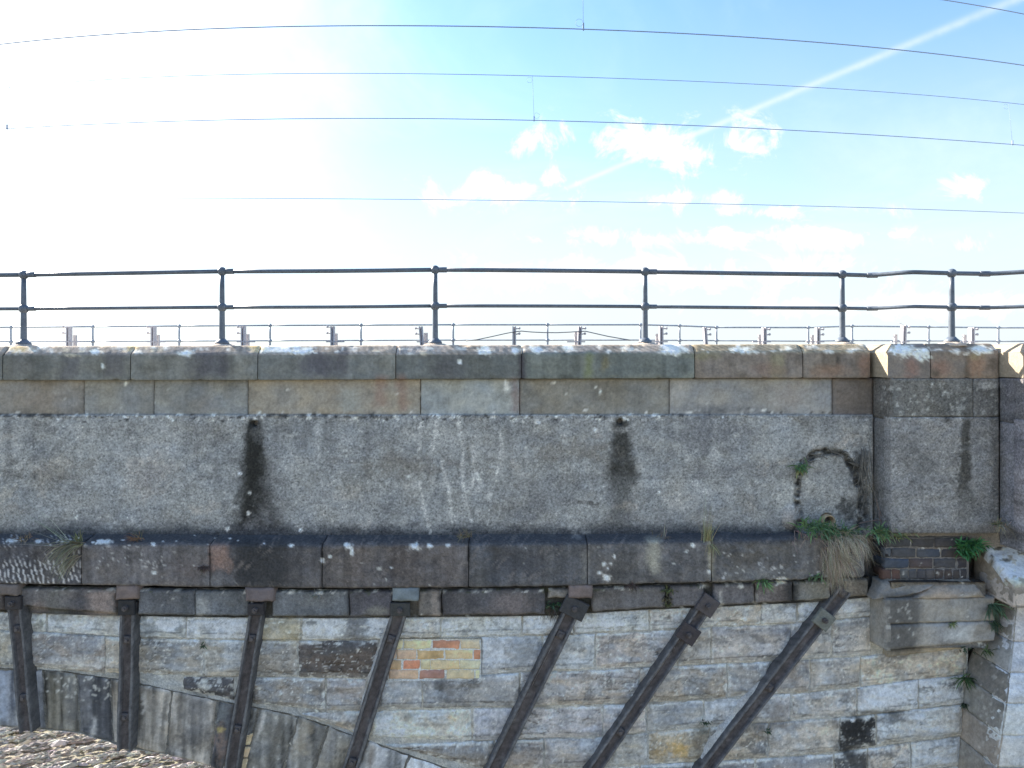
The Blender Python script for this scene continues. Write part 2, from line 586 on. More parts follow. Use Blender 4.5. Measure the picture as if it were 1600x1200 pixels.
def rect(x0, x1, y0, y1, d, gap=1.2):
    """front-face corners of a block between pixel columns x0..x1; y0, y1 may be (left, right) pairs"""
    y0 = (y0, y0) if np.isscalar(y0) else y0
    y1 = (y1, y1) if np.isscalar(y1) else y1
    return [P(x0 + gap, y0[0] + gap, d), P(x1 - gap, y0[1] + gap, d), P(x1 - gap, y1[1] - gap, d), P(x0 + gap, y1[0] - gap, d)]


TOCAM = (0, -1, 0)
TOLEFT = (-1, 0, 0)


def rel_flat(a=0.004, L=22, seed=0):
    return lambda px, py, u, v, e: a * fbm(px / L, py / L, seed, 4)


def rel_tool(a=0.004, ang=0.6, L=4.2, seed=0):
    def f(px, py, u, v, e):
        s = px * math.cos(ang) + py * math.sin(ang)
        t = -px * math.sin(ang) + py * math.cos(ang)
        return a * fbm(s / L, t / (L * 5), seed, 2) + a * 0.8 * fbm(px / 30, py / 25, seed + 4, 3)
    return f


def rel_rock(a=0.022, seed=0, ledge=0.4):
    """split, hammer-dressed face inside a flat drafted margin; broken along the bed"""
    def f(px, py, u, v, e):
        m = sst(e, 0.010, 0.055)
        n = fbm(px / 34, py / 17, seed, 5)
        r = 1 - np.abs(fbm(px / 40 + py / 60, py / 13, seed + 7, 4)) * 2.2
        st = np.round(n * 3.2) / 3.2
        ck = bed_crack(px, py, seed)
        return -0.009 * ck + m * (a * 0.55 + a * (0.55 * n + 0.25 * np.clip(r, -1, 1) * 0.7 + ledge * 0.4 * st)) + 0.0025 * fbm(px / 5, py / 5, seed + 2, 2)
    return f


def sweep_piece(name, parent, x0, x1, prof0, prof1, mat, base, res=0.018, seed=0, amp=0.003, pkw=None, jit=0.003, hip=None,
                tint_fn=None, sub=0.014, end_col=None):
    """a block with a moulded section run from x0 to x1 (world x). prof: list of (distance, world z), from the hidden back top,
    over the front, to the hidden back bottom; prof0 / prof1 are the two ends."""
    n = len(prof0)
    pts0 = []; pts1 = []
    for i in range(n - 1):
        a0, b0 = np.array(prof0[i]), np.array(prof0[i + 1]); a1, b1 = np.array(prof1[i]), np.array(prof1[i + 1])
        k = int(np.clip(math.ceil(np.linalg.norm(b0 - a0) / sub), 1, 40))
        for j in range(k):
            pts0.append(a0 + (b0 - a0) * j / k); pts1.append(a1 + (b1 - a1) * j / k)
    pts0.append(np.array(prof0[-1])); pts1.append(np.array(prof1[-1]))
    # round the arrises a little
    p0 = np.array(pts0); p1 = np.array(pts1)
    for p in (p0, p1):
        q = p.copy()
        q[1:-1] = 0.25 * p[:-2] + 0.5 * p[1:-1] + 0.25 * p[2:]
        p[1:-1] = q[1:-1]
    m = len(p0)
    nu = int(np.clip(round((x1 - x0) / res), 2, 400))
    us = np.linspace(0, 1, nu + 1)
    X = np.repeat((x0 + (x1 - x0) * us)[:, None], m, 1)
    Y = (1 - us)[:, None] * p0[None, :, 0] + us[:, None] * p1[None, :, 0]
    Z = (1 - us)[:, None] * p0[None, :, 1] + us[:, None] * p1[None, :, 1]
    if hip:
        zb, bev = hip
        top = (p0[:, 1] > zb + 1e-4)
        sh = np.where(top, bev * np.clip((p0[:, 1] - zb) / max(p0[:, 1].max() - zb, 1e-4), 0, 1), 0)
        X = X + sh[None, :] * (1 - us)[:, None]
    pos = np.stack([X, Y, Z], -1).reshape(-1, 3)
    px, py = proj(pos)
    # outward normal of the section
    tg = np.gradient(p0, axis=0); nn = np.stack([tg[:, 1], -tg[:, 0]], -1); nn /= np.linalg.norm(nn, axis=1)[:, None] + 1e-9
    if nn[np.argmin(p0[:, 0]), 0] > 0: nn = -nn
    e = np.minimum(us, 1 - us) * (x1 - x0)
    E = np.repeat(e[:, None], m, 1).ravel()
    off = amp * (fbm(px / 24, py / 16, seed, 4) + 0.5 * fbm(px / 6, py / 6, seed + 3, 2)) - 0.008 * np.clip(1 - E / 0.012, 0, 1) ** 2
    chip = sst(fbm(px / 13, py / 13, seed + 60, 3), 0.35, 0.7) * 0.012
    sharp = np.tile((np.abs(np.gradient(np.unwrap(np.arctan2(tg[:, 1], tg[:, 0])))) > 0.12).astype(float), nu + 1)
    off = off - chip * sharp
    N2 = np.tile(nn, (nu + 1, 1))
    pos[:, 1] += N2[:, 0] * off; pos[:, 2] += N2[:, 1] * off
    px, py = proj(pos)
    t = tint_fn(px, py) if tint_fn else paint(px, py, base, seed, **(pkw or {}))
    idx = np.arange((nu + 1) * m).reshape(nu + 1, m)
    f = np.stack([idx[:-1, :-1], idx[:-1, 1:], idx[1:, 1:], idx[1:, :-1]], -1).reshape(-1, 4)
    faces = [tuple(q) for q in f]
    # ends: fan strips from the section to its back line
    for col, flip in ((idx[0], False), (idx[-1], True)):
        b = len(pos)
        q = pos[col]
        back = q.copy(); back[:, 1] = max(q[:, 1].max(), back[:, 1].max())
        if end_col is not None and not flip:
            ec = S(*end_col) * (0.9 + 0.2 * vn2(q[:, 1] * 60, q[:, 2] * 60, seed))[:, None]
            front = q
            pos = np.concatenate([pos, q, back]); t = np.concatenate([t, ec, ec]); a_ = np.arange(m) + b; b = b + m
        else:
            pos = np.concatenate([pos, back]); t = np.concatenate([t, t[col]]); a_ = col
        for i in range(m - 1):
            fc = (a_[i], b + i, b + i + 1, a_[i + 1])
            if abs(q[i, 2] - q[i + 1, 2]) < 1e-5: continue
            faces.append(tuple(reversed(fc)) if flip else fc)
    o = make_mesh(name, pos, faces, mat, parent, t, True)
    auto_smooth(o, 40)
    return o


def zpx(py, d):
    return ZC + (HY - py) * d / F


def xpx(px, d):
    return (px - CX) * d / F

# distances of the wall planes from the eye
D_COP, D_FRZ, D_CON, D_STR, D_BLK, D_ASH, D_MOR, D_REF, D_PIER = 5.94, 6.00, 5.975, 5.79, 5.85, 5.935, 5.950, 5.73, 5.50

# ---- the stains
DK = (50, 51, 49)
stain('streak', (397, 403, 655, 862, 10, 36), (46, 47, 45), 0.97, 0.55, 0.22)
stain('streak', (402, 408, 800, 925, 30, 30), (47, 48, 49), 0.85, 0.6, 0.3)
stain('streak', (971, 974, 820, 920, 20, 16), (58, 60, 62), 0.5, 0.7, 0.4)
stain('streak', (396, 401, 655, 870, 6, 17), (40, 41, 39), 0.9, 0.5, 0.25)
stain('streak', (424, 430, 690, 835, 10, 26), (96, 99, 102), 0.55, 0.9, 0.5)
stain('streak', (970, 972, 652, 770, 10, 24), (52, 53, 50), 0.95, 0.55, 0.22)
stain('line', ([(944, 738), (960, 741), (985, 743), (1000, 740)], 4), (62, 63, 62), 0.8, 0.7, 0.6)
stain('streak', (968, 974, 740, 850, 15, 22), (82, 85, 85), 0.85, 0.8, 0.4)
stain('streak', (1508, 1510, 652, 790, 5, 11), (60, 60, 56), 0.85, 0.6, 0.5)
stain('blob', (1508, 790, 18, 30), (86, 88, 86), 0.6, 0.8, 0.7)
stain('streak', (1556, 1558, 600, 835, 8, 10), (82, 82, 80), 0.6, 0.8, 0.6)
stain('band', (-400, 1250, 822, 850), (60, 63, 69), 0.92, 0.8, 0.7, 26)
stain('band', (1360, 1700, 826, 846), (80, 80, 80), 0.7, 0.8, 0.7, 20)
# broad damp, dirty and bleached passages of the concrete
for (x, y, rx, ry, c_, o) in ((20, 800, 60, 26, (112, 118, 120), .5), (150, 700, 70, 22, (144, 150, 152), .45), (330, 690, 40, 30, (108, 112, 116), .45), (300, 790, 60, 30, (148, 153, 153), .4), (480, 690, 50, 26, (118, 124, 130), .5),
                             (500, 790, 60, 32, (150, 154, 154), .45), (590, 695, 40, 22, (112, 118, 124), .5), (800, 730, 40, 50, (146, 150, 150), .4), (890, 800, 50, 24, (150, 154, 152), .45), (830, 800, 40, 26, (100, 104, 108), .55), (930, 690, 30, 30, (112, 116, 118), .5),
                             (1030, 720, 40, 30, (112, 118, 122), .5), (1040, 800, 30, 30, (112, 116, 118), .5), (1130, 690, 60, 26, (106, 110, 116), .5), (1180, 790, 40, 30, (104, 108, 110), .5), (1210, 700, 50, 30, (142, 148, 150), .45), (1100, 760, 50, 16, (146, 150, 150), .4), (1290, 760, 34, 30, (146, 150, 148), .5), (1300, 735, 40, 8, (112, 114, 114), .5)):
    stain('blob', (x, y, rx, ry), c_, o, 1.0, 0.9, 16)
for (y, xa, xb) in ((716, 430, 900), (744, 880, 1230), (762, -200, 330), (690, -200, 180), (786, 480, 760), (728, 1090, 1240), (700, 1370, 1560), (776, 1370, 1560)):
    stain('line', ([(xa, y), ((xa + xb) / 2, y + 3), (xb, y - 1)], 2.2), (92, 95, 96), 0.5, 0.9, 0.9, 12)
for i in range(34):
    x = RNG.uniform(-200, 1360); l_ = RNG.uniform(25, 120)
    stain('streak', (x, x + RNG.normal(0, 3), 652, 655 + l_, RNG.uniform(2, 6), RNG.uniform(3, 10)), (92, 96, 98) if RNG.random() < 0.6 else (166, 171, 172), RNG.uniform(0.2, 0.45), 1.0, 0.5, 7)
for pts in ([(658, 660), (655, 700), (660, 742)], [(684, 658), (676, 704)], [(716, 660), (724, 700), (722, 752), (736, 812)], [(738, 690), (742, 730), (738, 760)],
            [(782, 678), (784, 712), (773, 752), (764, 778)], [(655, 752), (664, 800), (672, 830)], [(690, 720), (702, 770), (706, 815)], [(745, 740), (752, 760), (744, 772)]):
    stain('line', (pts, 3.4), (192, 197, 197), 0.70, 0.9, 0.9, 5)
stain('blob', (700, 690, 70, 40), (150, 155, 156), 0.45, 0.9, 0.9)
stain('blob', (690, 800, 70, 30), (152, 158, 160), 0.35, 0.9, 0.9)
stain('blob', (640, 728, 75, 22), (104, 102, 96), 0.6, 0.9, 0.9, 12)
stain('blob', (560, 750, 40, 20), (110, 112, 108), 0.5, 0.9, 0.9, 12)
stain('blob', (890, 705, 70, 16), (116, 113, 104), 0.6, 0.9, 0.9, 12)
stain('blob', (860, 770, 80, 26), (104, 108, 112), 0.5, 0.9, 0.9, 14)
stain('blob', (230, 742, 40, 42), (152, 148, 142), 0.5, 0.9, 0.9, 12)
stain('blob', (235, 740, 20, 20), (118, 120, 124), 0.6, 0.9, 0.8, 9)
stain('blob', (70, 742, 60, 20), (104, 104, 100), 0.65, 0.9, 0.8, 14)
stain('blob', (12, 770, 16, 12), (160, 160, 152), 0.6, 0.8, 0.9, 6)
stain('blob', (95, 725, 22, 12), (156, 154, 146), 0.5, 0.9, 0.9, 8)
stain('blob', (1100, 672, 60, 30), (98, 102, 108), 0.6, 0.9, 0.8, 14)
stain('blob', (1150, 735, 90, 14), (100, 103, 106), 0.55, 0.9, 0.9, 14)
stain('blob', (1060, 785, 30, 18), (168, 170, 168), 0.5, 0.9, 0.9, 8)
stain('blob', (1225, 780, 26, 24), (166, 172, 172), 0.5, 0.9, 0.9, 8)
stain('line', ([(890, 782), (915, 785), (935, 788)], 3.0), (66, 66, 64), 0.8, 0.8, 0.6, 5)
stain('line', ([(52, 680), (53, 712), (55, 748)], 1.6), (70, 72, 74), 0.8, 0.8, 0.4, 6)
stain('blob', (375, 740, 3.5, 3.5), (225, 228, 228), 0.9, 0.5, 0.2)
for (x, y, r) in ((388, 802, 4), (390, 770, 3), (470, 828, 4), (1030, 770, 3), (822, 700, 3), (640, 745, 4), (840, 660, 5), (930, 672, 4), (355, 826, 4), (120, 808, 3)):
    stain('blob', (x, y, r, r), (205, 208, 206), 0.8, 0.6, 0.5, 4)
# pebbly edge of the concrete under the dressed course
for i in range(420):
    x = RNG.uniform(-220, 1300); y = 651 + RNG.normal(0, 3.0) - (8 if x > 1050 else 0)
    if RNG.random() < (0.75 if 660 < x < 960 or x < 150 else 0.42):
        w_ = RNG.random() < 0.6
        stain('blob', (x, y, RNG.uniform(1.5, 4.5), RNG.uniform(1.2, 3.0)), (196, 200, 198) if w_ else (46, 47, 48), 0.8, 0.6, 0.9, 3)
stain('line', ([(0, 650), (30, 649), (60, 650), (97, 647)], 3), (40, 41, 42), 0.85, 0.6, 0.5, 8)
stain('line', ([(405, 650), (470, 648), (560, 652), (610, 651)], 2.4), (44, 45, 46), 0.8, 0.6, 0.6, 8)
for (x, y0, y1) in ((327, 853, 886), (503, 850, 874), (732, 856, 876)):
    stain('line', ([(x, y0), (x + 0.5, y1)], 2.2), (30, 31, 32), 0.9, 0.5, 0.3, 5)
for i in range(190):
    x = RNG.uniform(-180, 1330); y = float(np.interp(x, [-230, 0, 120, 300, 500, 800, 1000, 1200, 1345], [910, 913, 915, 918, 920, 918, 914, 908, 902])) + RNG.uniform(2, 8)
    stain('blob', (x, y, RNG.uniform(1.5, 6), RNG.uniform(1, 2.6)), (186, 190, 186) if RNG.random() < 0.65 else (70, 78, 56), 0.75, 0.7, 0.8, 4)
for i in range(70):
    x = RNG.uniform(-200, 1360); y = RNG.uniform(665, 825)
    stain('blob', (x, y, RNG.uniform(6, 26), RNG.uniform(4, 14)), [(158, 152, 142), (100, 102, 102), (168, 172, 172), (116, 120, 126)][i % 4], RNG.uniform(0.25, 0.5), 1.0, 1.2, 8)
# refuge wall
stain('blob', (1440, 728, 26, 34), (88, 91, 92), 0.6, 0.9, 0.8, 9)
stain('blob', (1415, 690, 20, 16), (92, 94, 94), 0.5, 0.9, 0.8, 9)
stain('blob', (1545, 602, 20, 6), (170, 176, 178), 0.5, 0.9, 0.5)
stain('blob', (1480, 655, 8, 6), (50, 50, 50), 0.8, 0.7, 0.6, 5)
for i in range(60):
    x = RNG.uniform(1366, 1560); y = RNG.uniform(598, 660)
    stain('blob', (x, y, RNG.uniform(1.5, 3.5), RNG.uniform(1.5, 5.5)), (166, 172, 170), 0.5, 0.9, 0.9, 3)
for i in range(16):
    x = RNG.uniform(1400, 1540); y = RNG.uniform(680, 815)
    a_ = RNG.uniform(0, 3.1); l_ = RNG.uniform(6, 18)
    stain('line', ([(x, y), (x + l_ * math.cos(a_), y + l_ * math.sin(a_)), (x + l_ * 1.5 * math.cos(a_ + 0.7), y + l_ * 1.5 * math.sin(a_ + 0.7))], 1.1), (176, 180, 180), 0.32, 0.9, 0.6, 5)
# coping faces
PUR = (74, 75, 84)
for (x, y, rx, ry, c_, o) in ((110, 575, 12, 22, PUR, .55), (178, 572, 14, 24, PUR, .55), (30, 568, 22, 20, (92, 95, 96), .5), (322, 566, 22, 26, PUR, .7), (350, 572, 8, 24, (66, 66, 74), .6),
                             (500, 570, 36, 24, (72, 72, 84), .75), (535, 565, 10, 22, (72, 72, 80), .6), (700, 572, 30, 24, (76, 78, 82), .7), (760, 572, 40, 20, (80, 86, 84), .5), (815, 572, 5, 22, (60, 58, 66), .85),
                             (920, 572, 6, 22, (106, 116, 74), .7), (945, 566, 5, 10, (112, 104, 66), .6), (985, 574, 40, 20, (86, 96, 96), .45), (1100, 556, 30, 8, (116, 118, 84), .5),
                             (1215, 572, 12, 22, (130, 128, 92), .5), (1200, 578, 30, 14, (122, 98, 86), .5), (1310, 563, 3, 9, (58, 56, 52), .8), (1295, 580, 34, 12, (134, 104, 82), .5),
                             (1425, 575, 10, 16, (130, 96, 84), .6), (1470, 576, 18, 18, (128, 92, 76), .55), (1512, 572, 3, 20, (66, 66, 58), .8), (1527, 570, 12, 18, (136, 102, 76), .6), (1548, 568, 6, 10, (70, 66, 58), .7), (1462, 584, 8, 8, (64, 64, 56), .7),
                             (1525, 556, 12, 8, (128, 128, 92), .5), (1350, 575, 8, 20, (112, 84, 72), .5)):
    stain('streak' if ry > rx * 1.1 else 'blob', (x, x, y - ry, y + ry, rx, rx) if ry > rx * 1.1 else (x, y, rx, ry), c_, o, 0.8, 0.4, 10)
# lichen on the weathered top of the coping
for i in range(90):
    x = RNG.uniform(-200, 1040) if i < 66 else RNG.uniform(1100, 1560)
    y = 546 + RNG.normal(0, 3.2)
    stain('blob', (x, y, RNG.uniform(2, 11), RNG.uniform(1.2, 4)), (206, 210, 204) if RNG.random() < 0.8 else (186, 178, 150), 0.6, 0.8, 1.0, 5)
for (x, y, rx, ry) in ((150, 549, 9, 5), (290, 552, 12, 6), (430, 545, 30, 7), (470, 548, 25, 6), (760, 548, 14, 7), (805, 549, 7, 6), (838, 546, 12, 7), (888, 543, 9, 4), (1050, 545, 22, 10), (1160, 546, 20, 6), (1410, 548, 24, 10), (1440, 553, 14, 10), (1535, 546, 16, 7), (160, 572, 3, 4), (718, 565, 4, 4)):
    stain('blob', (x, y, rx, ry), (206, 214, 206), 0.85, 0.5, 0.7, 6)
for x in (30, 205, 402):
    stain('blob', (x, 543, 14, 7), (176, 152, 84), 0.6, 0.8, 0.8, 6)
# frieze
for (x, y, rx, ry, c_, o) in ((595, 612, 9, 26, (128, 96, 84), .5), (628, 615, 9, 30, (124, 92, 82), .5), (520, 615, 14, 20, (110, 104, 96), .45), (545, 625, 16, 18, (132, 142, 142), .5), (320, 630, 22, 20, (120, 112, 104), .3),
                             (60, 625, 40, 18, (128, 116, 102), .4), (805, 620, 6, 30, (112, 92, 92), .55), (1345, 620, 22, 30, (88, 84, 80), .65), (1235, 618, 30, 24, (126, 116, 110), .4), (1120, 640, 60, 8, (92, 96, 100), .7)):
    stain('streak' if ry > rx * 1.1 else 'blob', (x, x, y - ry, y + ry, rx, rx) if ry > rx * 1.1 else (x, y, rx, ry), c_, o, 0.9, 0.5, 10)
for (x, y, r) in ((197, 599, 3), (792, 607, 5), (790, 598, 4), (930, 605, 3), (938, 612, 3), (450, 609, 2), (865, 598, 3)):
    stain('blob', (x, y, r, r * 1.3), (206, 208, 204), 0.8, 0.6, 0.4, 4)
# string course
for (x, y, rx, ry, c_, o) in ((385, 882, 22, 40, (46, 48, 51), .8), (430, 882, 20, 40, (50, 52, 55), .7), (345, 872, 14, 22, (132, 106, 94), .75), (335, 905, 26, 12, (108, 110, 114), .6), (295, 890, 40, 22, (94, 84, 82), .4),
                             (560, 880, 14, 34, (96, 88, 84), .5), (700, 880, 16, 34, (98, 92, 90), .45), (635, 880, 24, 36, (92, 84, 80), .4), (830, 885, 30, 30, (58, 60, 66), .6), (790, 880, 14, 36, (60, 61, 66), .5), (915, 885, 6, 28, (112, 112, 108), .5),
                             (1022, 868, 10, 30, (158, 158, 142), .6), (1110, 870, 4, 34, (150, 148, 130), .6), (1190, 895, 60, 14, (128, 132, 134), .4), (1230, 880, 30, 30, (70, 72, 74), .5), (1325, 870, 14, 40, (70, 68, 62), .6)):
    stain('streak' if ry > rx * 1.1 else 'blob', (x, x, y - ry, y + ry, rx, rx) if ry > rx * 1.1 else (x, y, rx, ry), c_, o, 0.9, 0.5, 10)
for (x, y, rx, ry) in ((160, 847, 14, 4), (240, 850, 4, 3), (545, 853, 9, 6), (550, 862, 3, 8), (648, 855, 9, 6), (672, 853, 5, 4), (700, 852, 4, 3), (948, 902, 6, 6), (944, 882, 3, 4), (955, 880, 3, 3), (937, 895, 3, 3), (950, 888, 2, 3), (240, 894, 4, 3), (503, 876, 4, 4), (515, 870, 3, 2), (455, 852, 4, 3), (18, 845, 8, 3), (60, 846, 5, 3), (612, 887, 2, 2), (1108, 893, 3, 3), (1082, 852, 4, 4), (1072, 862, 3, 2), (960, 870, 2, 3)):
    stain('blob', (x, y, rx, ry), (205, 210, 208), 0.85, 0.6, 0.7, 5)
for i in range(26):
    stain('blob', (RNG.uniform(-150, 440), 845 + RNG.normal(0, 3), RNG.uniform(1.2, 3.6), 1.2), (200, 205, 206), 0.85, 0.5, 0.5, 4)
for i in range(40):
    stain('blob', (RNG.normal(225, 45), 872 + RNG.normal(0, 13), RNG.uniform(0.8, 3.2), RNG.uniform(0.8, 2.6)), (180, 184, 184), 0.5, 0.6, 0.5, 4)
for i in range(46):
    stain('blob', (RNG.uniform(1130, 1340), RNG.uniform(862, 915), RNG.uniform(1, 3), RNG.uniform(1, 3)), (176, 182, 186), 0.55, 0.6, 0.7, 4)
# block course under it
for (x, y, rx, ry, c_, o) in ((125, 940, 20, 22, (58, 60, 68), .75), (82, 940, 16, 22, (86, 88, 84), .5), (158, 945, 18, 22, (136, 122, 116), .7), (60, 950, 14, 14, (118, 108, 104), .6),
                             (318, 947, 10, 14, (176, 180, 178), .3), (290, 945, 6, 22, (66, 72, 76), .6), (700, 940, 14, 22, (54, 54, 58), .6), (678, 940, 5, 22, (132, 124, 118), .6), (735, 940, 20, 22, (52, 53, 58), .55), (800, 945, 34, 22, (112, 104, 104), .65), (655, 940, 10, 22, (110, 106, 100), .5),
                             (1240, 928, 10, 22, (40, 42, 44), .85), (1280, 925, 14, 18, (112, 112, 100), .5), (1170, 915, 7, 4, (232, 226, 206), 0, ), (555, 940, 12, 24, (62, 64, 68), .5)):
    stain('streak' if ry > rx * 1.1 else 'blob', (x, x, y - ry, y + ry, rx, rx) if ry > rx * 1.1 else (x, y, rx, ry), c_, o, 0.8, 0.5, 9)
stain('blob', (1222, 907, 9, 5), (235, 228, 205), 0.95, 0.4, 0.4, 5)
stain('line', ([(1127, 925), (1126, 948)], 3.4), (176, 178, 172), 0.8, 0.6, 0.6, 5)
stain('line', ([(1183, 930), (1178, 946)], 3.0), (176, 178, 172), 0.6, 0.6, 0.6, 5)
# ashlar: soot under the ledges, lime runs, the black stone, ochre bed
for (x, y, rx, ry, c_, o) in ((230, 985, 14, 16, (92, 100, 108), .7), (555, 985, 16, 26, (86, 90, 96), .75), (590, 955, 20, 8, (120, 122, 110), .5), (405, 985, 26, 22, (146, 140, 112), .65), (450, 985, 16, 20, (150, 144, 116), .6),
                             (120, 1032, 40, 8, (178, 184, 186), .6), (130, 1040, 60, 6, (186, 190, 190), .7), (100, 965, 20, 8, (108, 110, 106), .6), (170, 970, 18, 14, (140, 136, 124), .5),
                             (700, 1075, 30, 16, (92, 94, 96), .6), (690, 1072, 14, 10, (56, 58, 60), .7), (735, 1070, 14, 9, (70, 72, 72), .5), (780, 1085, 20, 20, (128, 132, 134), .4), (540, 1080, 24, 16, (132, 128, 124), .5),
                             (700, 1135, 40, 16, (150, 138, 112), .5), (640, 1120, 16, 10, (116, 112, 104), .6), (715, 1145, 24, 12, (212, 208, 196), .6), (660, 1145, 30, 10, (210, 206, 192), .6), (705, 1122, 10, 5, (190, 160, 110), .6),
                             (835, 1075, 16, 24, (88, 92, 98), .8), (820, 1100, 10, 14, (94, 98, 104), .6), (820, 1020, 16, 26, (120, 126, 132), .6), (905, 1000, 22, 10, (140, 150, 156), .5),
                             (1060, 1122, 30, 10, (110, 116, 122), .5), (1100, 1140, 14, 8, (84, 88, 80), .6), (1060, 1170, 22, 14, (186, 150, 72), .7), (1085, 1190, 14, 6, (206, 196, 170), .6), (1030, 1178, 12, 8, (150, 120, 60), .5), (1090, 1160, 12, 12, (96, 88, 72), .6),
                             (1215, 1118, 18, 22, (100, 98, 98), .65), (1185, 1138, 10, 14, (96, 98, 100), .6), (1240, 975, 20, 8, (88, 94, 104), .4), (1160, 990, 30, 8, (122, 124, 128), .5), (1230, 990, 40, 7, (104, 108, 118), .6), (1245, 975, 12, 9, (200, 206, 208), .5),
                             (1395, 1120, 22, 14, (70, 72, 72), .8), (1370, 1112, 60, 3, (66, 66, 62), .7), (1335, 1143, 28, 26, (40, 41, 42), .95), (1322, 1172, 16, 16, (48, 49, 50), .9), (1345, 1190, 20, 16, (62, 63, 64), .8), (1330, 1125, 4, 3, (220, 222, 220), .0),
                             (1430, 1080, 6, 10, (190, 196, 200), .4), (1375, 1090, 20, 10, (180, 188, 194), .4), (1455, 1135, 8, 8, (196, 198, 196), .6), (1340, 1040, 20, 12, (182, 172, 150), .4), (1440, 1040, 40, 12, (186, 174, 150), .4), (1405, 1050, 6, 14, (120, 112, 98), .5)):
    stain('streak' if ry > rx * 1.1 else 'blob', (x, x, y - ry, y + ry, rx, rx) if ry > rx * 1.1 else (x, y, rx, ry), c_, o, 0.8, 0.7, 9)
stain('blob', (1332, 1125, 4, 3), (225, 226, 224), 0.9, 0.5, 0.4, 3)
for i in range(130):
    x = RNG.uniform(40, 1350); y = 966 + RNG.uniform(0, 26) - max(0, x - 900) * 0.05
    stain('blob', (x, y, RNG.uniform(1.5, 5), RNG.uniform(1, 3)), (206, 214, 214), 0.5, 0.7, 0.8, 5)
# arch stones: dark washes and lime runs
for (x, y0, y1, w_, c_, o) in ((5, 1050, 1130, 8, (150, 166, 190), .6), (20, 1050, 1130, 4, (66, 76, 92), .7), (30, 1060, 1130, 5, (150, 152, 150), .5), (58, 1050, 1135, 5, (140, 146, 160), .4), (82, 1055, 1140, 6, (118, 116, 102), .4), (110, 1060, 1140, 8, (76, 80, 86), .6),
                               (132, 1060, 1145, 6, (120, 124, 130), .4), (155, 1065, 1150, 12, (60, 64, 72), .7), (167, 1065, 1160, 5, (60, 64, 72), .6), (146, 1120, 1160, 4, (180, 184, 186), .6), (227, 1080, 1110, 3, (196, 198, 196), .5), (262, 1080, 1170, 4, (78, 78, 76), .7), (275, 1085, 1170, 5, (112, 108, 100), .5), (240, 1085, 1150, 12, (150, 148, 142), .4),
                               (310, 1090, 1185, 20, (62, 65, 70), .6), (352, 1095, 1130, 7, (124, 134, 140), .5), (412, 1110, 1160, 3, (200, 202, 200), .5), (442, 1115, 1190, 6, (86, 84, 78), .6), (482, 1125, 1190, 10, (150, 142, 124), .5), (525, 1140, 1200, 6, (110, 114, 120), .5), (585, 1165, 1200, 4, (110, 100, 92), .6), (600, 1170, 1200, 8, (168, 176, 186), .6)):
    stain('streak', (x, x - 0.10 * (x > 200) * (y1 - y0) - 0.14 * (x > 400) * (y1 - y0), y0, y1, w_, w_), c_, o, 0.8, 0.6, 8)
stain('blob', (345, 1140, 6, 5), (172, 160, 84), 0.8, 0.7, 0.6, 4)
stain('blob', (320, 1070, 12, 10), (186, 190, 184), 0.7, 0.7, 0.8, 6)
stain('blob', (346, 1165, 10, 30), (140, 118, 104), 0.5, 0.8, 0.8, 6)
for i in range(46):
    x = RNG.uniform(85, 170); y = RNG.uniform(1058, 1095)
    stain('blob', (x, y, RNG.uniform(1, 3), RNG.uniform(1, 3)), (186, 190, 186), 0.6, 0.6, 0.7, 4)
# bracket and pier
stain('streak', (1412, 1412, 925, 1034, 24, 24), (66, 67, 66), 0.8, 0.5, 0.3)
stain('streak', (1450, 1450, 930, 1034, 12, 14), (146, 142, 132), 0.45, 0.9, 0.4)
for (x, y, rx, ry, c_, o) in ((1405, 975, 20, 40, (84, 84, 82), .75), (1425, 960, 14, 30, (90, 90, 88), .5), (1375, 975, 10, 36, (150, 146, 136), .4), (1500, 990, 22, 14, (172, 180, 182), .6), (1470, 955, 30, 14, (140, 134, 122), .4), (1540, 960, 14, 30, (108, 106, 98), .5),
                             (1465, 925, 30, 12, (156, 140, 124), .6), (1540, 1110, 12, 60, (112, 110, 106), .55), (1552, 1130, 6, 50, (118, 118, 116), .4), (1585, 1120, 18, 12, (190, 200, 208), .5), (1590, 1090, 14, 6, (120, 126, 130), .5)):
    stain('streak' if ry > rx * 1.1 else 'blob', (x, x, y - ry, y + ry, rx, rx) if ry > rx * 1.1 else (x, y, rx, ry), c_, o, 0.8, 0.6, 9)
for i in range(60):
    x = RNG.uniform(1385, 1430) if i < 16 else RNG.uniform(1530, 1568); y = RNG.uniform(945, 995) if i < 16 else RNG.uniform(1030, 1190)
    stain('blob', (x, y, RNG.uniform(1, 2.6), RNG.uniform(1.2, 4)), (190, 194, 190), 0.38, 0.6, 0.7, 4)

